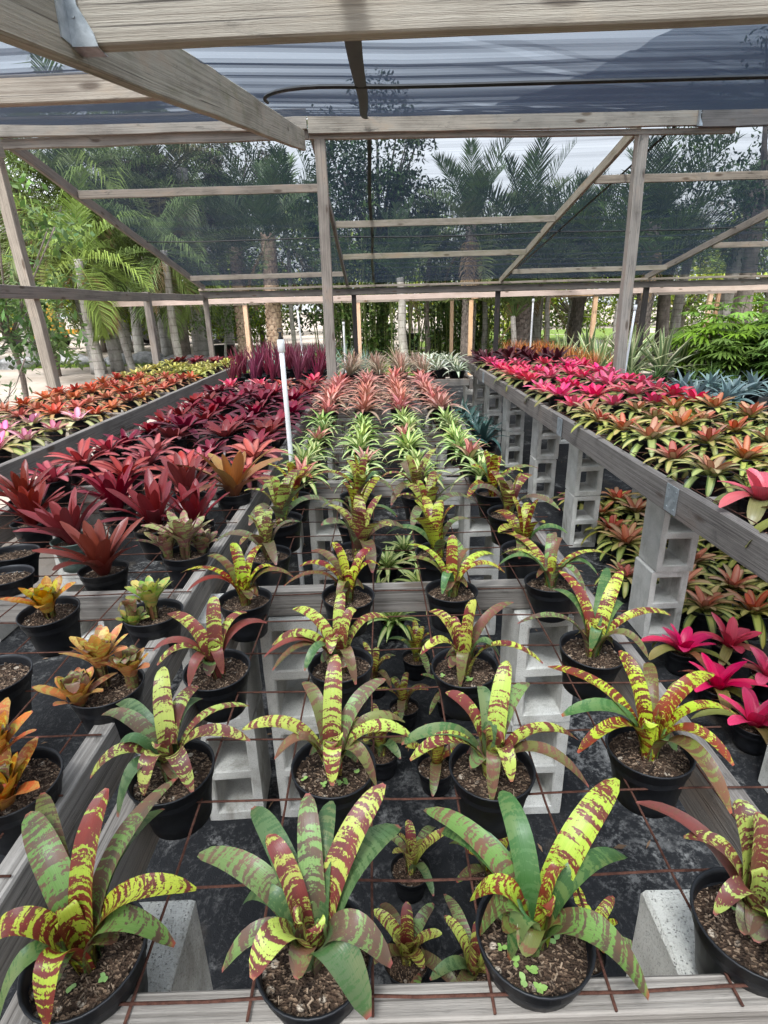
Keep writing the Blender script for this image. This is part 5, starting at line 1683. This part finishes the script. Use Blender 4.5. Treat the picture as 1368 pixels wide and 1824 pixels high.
Q, DRY, DATE, AR = PC['queen'], PC['dry'], PC['date'], PC['areca']
palm('dark ringed palm trunk just right of the leaning shade house post by the path', -9.75, 17.4, 5.2, 0.26, 'bark_dark', Q, 1.1)
palm('thick pale grey palm trunk with dark lichen patches beside the sandy path', -8.55, 17.8, 4.6, 0.26, 'bark_grey', Q, 1.25, (-0.15, 0))
palm('second pale grey palm trunk close behind the lichen patched one', -8.25, 18.5, 5.6, 0.24, 'bark_grey', Q, 1.2, (-0.1, 0))
palm('thin leaning ringed palm trunk with an orange sheath', -7.55, 18.0, 3.2, 0.14, 'bark_palm', Q, 0.8, (-0.75, 0.2))
palm('hairy brown palm trunk left of the corner post of the shade house', -6.9, 21.0, 5.6, 0.32, 'bark_dark', DRY, 1.2)
palm('white barked palm trunk by the corner post of the shade house', -6.3, 21.5, 6.2, 0.30, 'bark_grey', Q, 1.1)
palm('low drooping palm whose fronds hang over the side rail by the path', -7.3, 15.2, 3.0, 0.15, 'bark_palm', Q, 0.9)
palm('second low drooping palm beside the corner post fronds', -5.7, 16.8, 3.3, 0.15, 'bark_palm', Q, 0.85)
lab_far = 'grey ringed palm trunk standing in the boulder edged bed, %s of those'
for k, (x, y, h, r) in enumerate([(-12.6, 21.5, 4.6, 0.27), (-10.4, 23.5, 4.4, 0.30), (-9.1, 22.6, 5.6, 0.24), (-8.4, 24.0, 4.8, 0.25), (-7.9, 22.0, 5.2, 0.22), (-7.2, 23.6, 5.6, 0.24), (-13.8, 24.5, 5.0, 0.28),
                                  (-9.8, 26.5, 5.6, 0.25), (-11.6, 27.5, 5.4, 0.28), (-6.2, 25.0, 6.0, 0.24)]):
    palm(lab_far % ORD[k], x, y, h, r, 'bark_palm' if k % 2 else 'bark_grey', DRY if k % 3 == 0 else Q, 1.0 + 0.07 * (k % 3), (random.uniform(-0.12, 0.12), 0))
palm('stout palm with a pineapple patterned trunk and a fern on it behind the purple plants', -2.95, 17.2, 3.6, 0.27, 'bark_boot', DATE, 0.95, (0.05, 0), boots=True)
palm('shorter palm with a pineapple patterned trunk behind the pale new post', -4.1, 18.4, 3.4, 0.26, 'bark_boot', DATE, 0.9, (0, 0), boots=True)
palm('smooth pale palm trunk in front of the bamboo', 0.85, 17.4, 2.5, 0.17, 'bark_palm', AR, 0.8, (-0.12, 0))
palm('dark rough palm trunk between two new posts', 2.65, 17.0, 3.7, 0.21, 'bark_dark', DATE, 1.0, (0.05, 0), boots=True)
palm('wide dark palm trunk behind the orange spiky plants', 4.35, 17.6, 3.3, 0.33, 'bark_dark', DATE, 1.15, (0.05, 0), boots=True)
palm('dark shaggy palm trunk near the middle new post', 6.6, 19.5, 3.5, 0.24, 'bark_dark', DATE, 1.0, (0.2, 0), boots=True)
palm('dark palm trunk right of the tall timber post', 7.7, 17.0, 3.6, 0.26, 'bark_dark', DATE, 1.1, (0, 0), boots=True)
for k, (x, y, h, r) in enumerate([(1.7, 19.5, 3.2, 0.12), (5.25, 20.5, 3.3, 0.22), (5.9, 21.5, 3.4, 0.20), (6.25, 22.5, 3.5, 0.18), (7.0, 21.0, 3.4, 0.25), (8.5, 20.0, 3.4, 0.24), (9.3, 19.0, 3.2, 0.27), (10.2, 20.0, 3.6, 0.22),
                                  (11.2, 19.0, 4.0, 0.30), (12.4, 20.5, 4.6, 0.30), (3.3, 20.0, 3.3, 0.14), (3.9, 21.0, 3.3, 0.13), (14.0, 21.0, 5.0, 0.3)]):
    palm('ringed brown palm trunk in the grove beyond the new frame, %s from the bamboo' % ORD[k], x, y, h, r, 'bark_palm' if k % 3 else 'bark_dark', (AR, DATE, DRY)[k % 3], 0.52 + 0.08 * (k % 3), (random.uniform(-0.15, 0.15), 0))
for k, (x, y, h) in enumerate([(-5.0, 22.0, 3.6), (-3.2, 23.0, 4.4), (-1.9, 22.5, 3.8), (3.9, 16.6, 1.4), (5.3, 18.2, 2.0), (6.9, 16.8, 1.8), (8.6, 18.5, 2.2)]):
    palm('upright feathery palm rising behind the far eave, %s along the line' % ORD[k], x, y, h, 0.11, 'bark_palm', AR, 1.1 + 0.08 * (k % 3))


# ------------------------------------------------------------------ broadleaf trees
def crown_mesh(seed, clumps, per, size, spread, cols, name='crown', droop=0.0, limbs=None):
    rs = np.random.default_rng(seed)
    mb = MB()
    for (c, sc) in clumps:
        n = int(per * sc * sc)
        d = rs.normal(size=(n, 3))
        d /= np.linalg.norm(d, axis=1)[:, None]
        rr = rs.uniform(0, 1, n) ** 0.45
        p = np.array(c) + d * rr[:, None] * spread * sc * np.array([1.15, 1.15, 0.75])
        if droop:
            p[:, 2] -= rs.exponential(droop, n) * (rs.uniform(0, 1, n) < 0.6)
        az = rs.uniform(0, 6.28, n)
        el = rs.normal(-0.3 - droop * 0.5, 0.55, n)
        dr = np.stack([np.cos(az) * np.cos(el), np.sin(az) * np.cos(el), np.sin(el)], 1)
        sd = np.stack([-np.sin(az), np.cos(az), rs.normal(0, 0.45, n)], 1)
        sd /= np.linalg.norm(sd, axis=1)[:, None]
        L = size * rs.uniform(0.6, 1.3, n)[:, None]
        V = np.stack([p, p + dr * L * 0.5 + sd * L * 0.24, p + dr * L, p + dr * L * 0.5 - sd * L * 0.24], 1).reshape(-1, 3)
        base = np.array(cols[rs.integers(len(cols))])
        C = base[None, :] * rs.uniform(0.6, 1.45, (n, 1)) * (1 + rs.normal(0, 0.08, (n, 3)))
        Fc = (np.arange(n)[:, None] * 4 + np.arange(4)[None, :])
        mb.add(V, Fc, None, rs.uniform(0, 1), None, np.clip(np.repeat(C, 4, 0), 0, 1), np.clip(np.repeat(C, 4, 0), 0, 1))
    return mb.mesh(name, 'foliage', False)


def broad_tree(name, label, cat, x, y, h, w, d, zc, zr, nclump, per, size, cols, seed, group=None, trunk_r=0.16, droop=0.0, spread=0.7, bark='bark_dark'):
    rs = np.random.default_rng(seed)
    t = thing(name, label, cat, (x, y, 0), 0, group)
    clumps = []
    for i in range(nclump):
        v = rs.normal(size=3)
        v /= np.linalg.norm(v)
        k = rs.uniform(0.35, 1.0) ** 0.6
        clumps.append((np.array([v[0] * w * k, v[1] * d * k, zc + v[2] * zr * k]), rs.uniform(0.65, 1.2)))
    mb = MB()
    top = np.array([0, 0, max(0.4, zc - zr * 0.5)])
    tube(mb, [np.array([0.12 * math.sin(q * 4 + seed), 0.1 * math.cos(q * 3), 0]) * q + top * q for q in np.linspace(0, 1, 8)], np.linspace(trunk_r, trunk_r * 0.65, 8), 10)
    for c, s in clumps[: max(5, nclump // 2)]:
        m = top * 0.5 + np.array(c) * 0.5 + np.array([0, 0, -0.15])
        tube(mb, [top * 0.8, m, c], [trunk_r * 0.4, trunk_r * 0.22, 0.012], 6)
    obj('trunk', mb.mesh('trunk', bark), t)
    obj('crown', crown_mesh(seed, clumps, per, size, spread, cols, droop=droop), t)
    return t


DG = [(0.032, 0.062, 0.02), (0.046, 0.085, 0.024), (0.025, 0.052, 0.018), (0.062, 0.10, 0.028)]  # greens lowered so the darkness of backlit crowns sits in the leaf colour
YGR = [(0.27, 0.35, 0.035), (0.38, 0.44, 0.04), (0.18, 0.26, 0.035)]
broad_tree('leafy_tree', 'big dense green tree seen through the shade cloth above the bamboo', 'tree', 0.2, 20.5, 9, 2.6, 2.2, 5.2, 2.6, 46, 330, 0.16, DG, 1, trunk_r=0.22)
broad_tree('leafy_tree', 'tall dark weeping tree behind the cloth above the pale palms', 'tree', 10.6, 17.0, 9, 2.4, 2.0, 6.0, 2.6, 36, 330, 0.15, DG, 2, trunk_r=0.25, droop=0.5)
broad_tree('leafy_tree', 'second dark weeping tree standing beyond the right roof panel', 'tree', 14.6, 18.5, 10, 2.8, 2.2, 6.6, 3.2, 40, 330, 0.16, DG, 3, trunk_r=0.25, droop=0.5)
broad_tree('leafy_tree', 'grey-green thin crowned tree seen through the middle of the left roof panel', 'tree', -5.2, 24.0, 8, 2.4, 1.6, 6.2, 2.0, 30, 170, 0.14, [(0.10, 0.11, 0.07), (0.08, 0.10, 0.06), (0.13, 0.12, 0.08)], 4, trunk_r=0.15)
broad_tree('leafy_tree', 'loose shrubby tree with bare pale stems by the corner post', 'tree', -4.9, 19.0, 4, 1.3, 1.0, 2.2, 1.4, 26, 150, 0.12, [(0.10, 0.15, 0.04), (0.14, 0.19, 0.06)], 5, trunk_r=0.05, bark='bark_grey')
broad_tree('leafy_shrub', 'glossy broad leaved shrub growing beside the left side rail', 'shrub', -5.75, 9.3, 4, 1.0, 1.2, 2.6, 1.75, 30, 105, 0.15, [(0.055, 0.12, 0.03), (0.09, 0.17, 0.04), (0.045, 0.095, 0.03)], 6, trunk_r=0.05, spread=0.5)
broad_tree('leafy_shrub', 'sparse shrub branch with dark leaves reaching over the sandy path', 'shrub', -5.0, 7.6, 2, 0.5, 0.5, 1.1, 0.65, 7, 14, 0.12, [(0.05, 0.10, 0.035)], 7, trunk_r=0.02, spread=0.35)
for k, (x, y, w, zc, zr, cols) in enumerate([(9.0, 27.0, 3.2, 2.6, 2.4, YGR), (13.5, 26.0, 3.4, 2.8, 2.5, YGR), (6.0, 26.0, 2.6, 2.4, 2.2, YGR), (18.0, 27.0, 3.4, 3.0, 2.8, YGR), (4.8, 28.0, 2.6, 2.6, 2.4, DG), (-2.0, 27.0, 3.0, 3.0, 2.6, DG), (-17.0, 24.0, 3.4, 3.4, 3.0, YGR),
                                             (-21.0, 30.0, 3.4, 4.0, 3.4, DG), (-13.5, 33.0, 3.0, 5.0, 2.6, YGR), (22, 22, 3.4, 4.0, 3.6, DG), (-8.0, 33.0, 3.4, 5.6, 2.6, DG), (2.0, 33.0, 3.0, 3.6, 3.0, YGR), (-16.0, 17.5, 2.4, 3.2, 2.6, DG), (-9.5, 29.0, 2.4, 2.2, 1.6, YGR), (-13.0, 28.0, 2.2, 2.4, 1.7, YGR), (-5.5, 28.5, 2.4, 2.2, 1.8, YGR)]):
    broad_tree('background_tree', '%s rounded tree in the belt beyond the palm trunks, %s planted' % ('yellow-green' if cols is YGR else 'dark green', ORD[k]), 'tree', x, y, 6, w, 2.0, zc, zr, 34, 190, 0.22, cols, 30 + k, 'background trees', 0.15, spread=0.9)

# distant belt that reads as one mass
rs_ = np.random.default_rng(90)
cl = [(np.array([x, 44 + rs_.uniform(-3, 3), rs_.uniform(0.2, 5.5) + (1.5 if x < 5 else 0.5)]), rs_.uniform(0.9, 1.5)) for x in np.arange(-52, 56, 0.95) for _ in range(3)]
tag(obj('distant_trees', crown_mesh(91, cl, 60, 0.5, 1.6, DG + YGR + [(0.10, 0.14, 0.05)], 'distant_trees')), kind='stuff')

# bamboo
bam = thing('bamboo_clump', 'tall clump of green bamboo canes behind the middle new posts', 'bamboo', (-0.3, 19.3, 0))
random.seed(66)
mbs, pts = MB(), []
for i in range(90):
    x, y = random.gauss(0, 0.85), random.gauss(0, 0.4)
    h = random.uniform(3.0, 5.2)
    lx, ly = random.gauss(0, 0.35) + x * 0.25, random.gauss(0, 0.3)
    P = [np.array([x + lx * q ** 2, y + ly * q ** 2, h * q]) for q in np.linspace(0, 1, 7)]
    tube(mbs, P, np.linspace(0.022, 0.008, 7), 6, False)
    pts += [P[random.randrange(0, 7)] + np.array([random.gauss(0, 0.12), random.gauss(0, 0.12), random.gauss(0, 0.2)]) for _ in range(6)]
o_ = tag(obj('canes', mbs.mesh('canes', 'culm'), bam), kind='stuff')
obj('leaves', crown_mesh(67, [(p, 0.8) for p in pts], 22, 0.17, 0.28, [(0.11, 0.19, 0.04), (0.16, 0.24, 0.05), (0.07, 0.13, 0.03)], 'leaves', 0.1), bam)
bam2 = thing('bamboo_clump', 'second dim bamboo clump between the dark trunks beyond the new frame', 'bamboo', (3.2, 21.5, 0))
for ch in list(bam.children):
    c = ch.copy()
    COL.objects.link(c)
    c.parent = bam2


# ------------------------------------------------------------------ lady palm bushes on the right
def fan_bush(seed, n, w, h, col):
    random.seed(seed)
    mb = MB()
    for i in range(n):
        a, r = random.uniform(0, 6.28), w * math.sqrt(random.random())
        z = h * random.uniform(0.25, 1.0) * (1 - 0.35 * (r / w) ** 2)
        c = np.array([r * math.cos(a), r * math.sin(a), z])
        tube(mb, [(c[0] * 0.35, c[1] * 0.35, 0.0), c * (0.75, 0.75, 0.7), c], [0.008, 0.006, 0.004], 4, False, cA=(0.08, 0.1, 0.03))
        az = a + random.uniform(-0.8, 0.8)
        nb = random.randint(7, 10)
        cc = np.array(col) * random.uniform(0.6, 1.5)
        tilt = random.uniform(-0.25, 0.5)
        for k in range(nb):
            b = az + (k / (nb - 1) - 0.5) * 3.4
            el = tilt - 0.25 * abs(k / (nb - 1) - 0.5)
            d = np.array([math.cos(b) * math.cos(el), math.sin(b) * math.cos(el), math.sin(el)])
            ln = random.uniform(0.26, 0.38)
            P = [c + d * ln * t + np.array([0, 0, -0.16 * ln * t * t * 2]) for t in np.linspace(0.02, 1, 6)]
            leaf(mb, P, 0.052, (-math.sin(b), math.cos(b), 0), 0.4, 'oval', tuple(cc), tuple(cc))
    return mb.mesh('fronds', 'foliage')


FB = [fan_bush(1, 95, 0.75, 1.25, (0.19, 0.30, 0.045)), fan_bush(2, 95, 0.9, 1.4, (0.14, 0.24, 0.05))]
for k, (x, y, s, rz) in enumerate([(7.5, 11.8, 1.0, 0), (8.3, 11.0, 1.0, 1), (7.6, 12.6, 1.25, 2), (8.8, 12.3, 1.3, 3), (9.6, 13.2, 1.35, 0.5), (8.6, 14.0, 1.3, 1.5), (10.6, 14.0, 1.4, 4), (8.9, 10.6, 1.1, 5)]):
    t = thing('lady_palm', 'bright green fan leaved lady palm bush right of the agaves, %s of the bushes' % ORD[k], 'palm bush', (x, y, 0), rz, 'lady palm bushes')
    obj('fronds', FB[k % 2], t)
    t.scale = (s, s, s)


# ------------------------------------------------------------------ boulders, stones, far vehicle, tubs
def rock_mesh(seed):
    rs = np.random.default_rng(seed)
    import bmesh
    bm = bmesh.new()
    bmesh.ops.create_icosphere(bm, subdivisions=3, radius=1)
    ph = rs.uniform(0, 6.28, 9)
    for v in bm.verts:
        p = v.co
        k = 1 + 0.16 * math.sin(p.x * 2.3 + ph[0]) * math.cos(p.y * 2.9 + ph[1]) + 0.12 * math.sin(p.z * 3.7 + ph[2] + p.x) + 0.07 * math.sin(p.x * 6 + ph[3]) * math.sin(p.y * 7 + ph[4])
        v.co = Vector((p.x * k, p.y * k * 0.85, max(-0.35, p.z * k * 0.62)))
    me = bpy.data.meshes.new('boulder')
    bm.to_mesh(me)
    bm.free()
    me.materials.append(M['rock'])
    me.polygons.foreach_set('use_smooth', [True] * len(me.polygons))
    return me


RK = [rock_mesh(i) for i in range(4)]
for k, (x, y, s) in enumerate([(-11.4, 21.6, 0.62), (-10.3, 21.2, 0.5), (-9.3, 21.0, 0.55), (-8.3, 21.2, 0.6), (-7.2, 21.0, 0.55), (-6.4, 20.6, 0.5), (-12.6, 20.6, 0.6), (-13.6, 20.0, 0.55), (-5.6, 20.9, 0.45), (-11.2, 14.0, 0.22)]):
    o = obj('boulder', RK[k % 4])
    o.location = (x, y, 0.12 * s)
    o.scale = (s * 1.2, s, s * 0.8)
    o.rotation_euler = (0, 0, k * 1.1)
    tag(o, 'grey weathered boulder edging the palm bed by the path, %s along the edge' % ORD[k] if k < 9 else 'small pale stone lying alone on the sandy path', 'boulder', 'boulders edging the palm bed' if k < 9 else None)


def boxes(mb, L):
    for (x0, x1, y0, y1, z0, z1) in L:
        V = [(a, b, c) for c in (z0, z1) for b in (y0, y1) for a in (x0, x1)]
        mb.add(V, [(0, 2, 3, 1), (4, 5, 7, 6), (0, 1, 5, 4), (2, 6, 7, 3), (0, 4, 6, 2), (1, 3, 7, 5)])


tr = thing('flatbed_trailer', 'dark flatbed trailer parked far behind the palm trunks', 'trailer', (-11.5, 34, 0))
mb = MB()
boxes(mb, [(-4.5, 4.5, -1.1, 1.1, 0.75, 0.95), (-4.5, 4.5, -1.12, -1.05, 0.95, 1.5), (-4.5, -4.4, -1.05, 1.1, 0.95, 1.6), (4.4, 4.5, -1.05, 1.1, 0.95, 1.6), (-3.2, 1.4, -0.9, 0.9, 0.953, 1.9)])
obj('bed', mb.mesh('bed', 'paint_dark', False), tr)
for x in (-3, -2, 2.4, 3.4):
    for y in (-0.95, 0.95):
        mb = MB()
        tube(mb, [(x, y - 0.14, 0.42), (x, y - 0.12, 0.42), (x, y + 0.12, 0.42), (x, y + 0.14, 0.42)], [0.3, 0.42, 0.42, 0.3], 20)
        w_ = obj('wheel', mb.mesh('wheel', 'black', False), tr)
        mb = MB()
        tube(mb, [(x, y - 0.15, 0.42), (x, y - 0.143, 0.42), (x, y + 0.143, 0.42), (x, y + 0.15, 0.42)], [0.2, 0.22, 0.22, 0.2], 16)
        obj('rim', mb.mesh('rim', 'galv', False), w_)
ld = thing('loader', 'orange machine standing far off behind the leaning post', 'machine', (-17.6, 31, 0), 0.3)
mb = MB()
boxes(mb, [(-1.2, 1.2, -0.6, 0.6, 0.6, 1.35), (-0.2, 0.9, -0.55, 0.55, 1.353, 2.3), (0.95, 1.9, -0.3, 0.3, 0.75, 1.0)])
obj('body', mb.mesh('body', 'paint_orange', False), ld)
for x in (-0.8, 0.8):
    for y in (-0.7, 0.7):
        mb = MB()
        tube(mb, [(x, y - 0.16, 0.5), (x, y - 0.13, 0.5), (x, y + 0.13, 0.5), (x, y + 0.16, 0.5)], [0.36, 0.5, 0.5, 0.36], 20)
        obj('wheel', mb.mesh('wheel', 'black', False), ld)
for k, (x, y, s) in enumerate([(-5.05, 19.4, 3.0), (1.55, 24.5, 3.0), (2.5, 24.8, 3.2)]):
    t = thing('nursery_tub', ['big black nursery tub at the foot of the shrubby tree', 'black nursery tub on the bright far path', 'larger black nursery tub beside the far path tub'][k], 'plant tub', (x, y, 0))
    t.scale = (s, s, s)
    obj('pot', POT_BIG, t)
    obj('soil', soil_mesh(0.108, 0.185)[0], t)
# fern growing on the pineapple trunk
random.seed(3)
fn = thing('tree_fern_tuft', 'green fern growing out of the pineapple patterned trunk', 'fern', (-2.75, 16.92, 2.0))
mb = MB()
for i in range(16):
    frond(mb, (0, 0, 0), i * 2.4, rad(random.uniform(10, 60)), 0.5, rad(70), 18, 0.10, 0.03, (0.10, 0.20, 0.06), 0.3, 0.2, 0.006)
obj('fronds', mb.mesh('fronds', 'foliage'), fn)

# litter on the weed fabric
rs_ = np.random.default_rng(17)
mb = MB()
for i in range(420):
    x, y = rs_.uniform(-2.0, 2.6), rs_.uniform(0.5, 6.5)
    a, l = rs_.uniform(0, 6.28), rs_.uniform(0.006, 0.03)
    d, q = np.array([math.cos(a), math.sin(a), 0]) * l, np.array([-math.sin(a), math.cos(a), 0]) * l * rs_.uniform(0.12, 0.4)
    c = np.array([x, y, 0.008])
    col = np.array([0.16, 0.10, 0.06]) * rs_.uniform(0.4, 1.8)
    mb.add([c - d, c + q + (0, 0, 0.004 * rs_.uniform(0, 2)), c + d + (0, 0, 0.003), c - q + (0, 0, 0.004 * rs_.uniform(0, 2))], [(0, 3, 2, 1)], None, 0, None, col, col)
tag(obj('leaf_litter', mb.mesh('leaf_litter', 'chips', False)), kind='stuff')
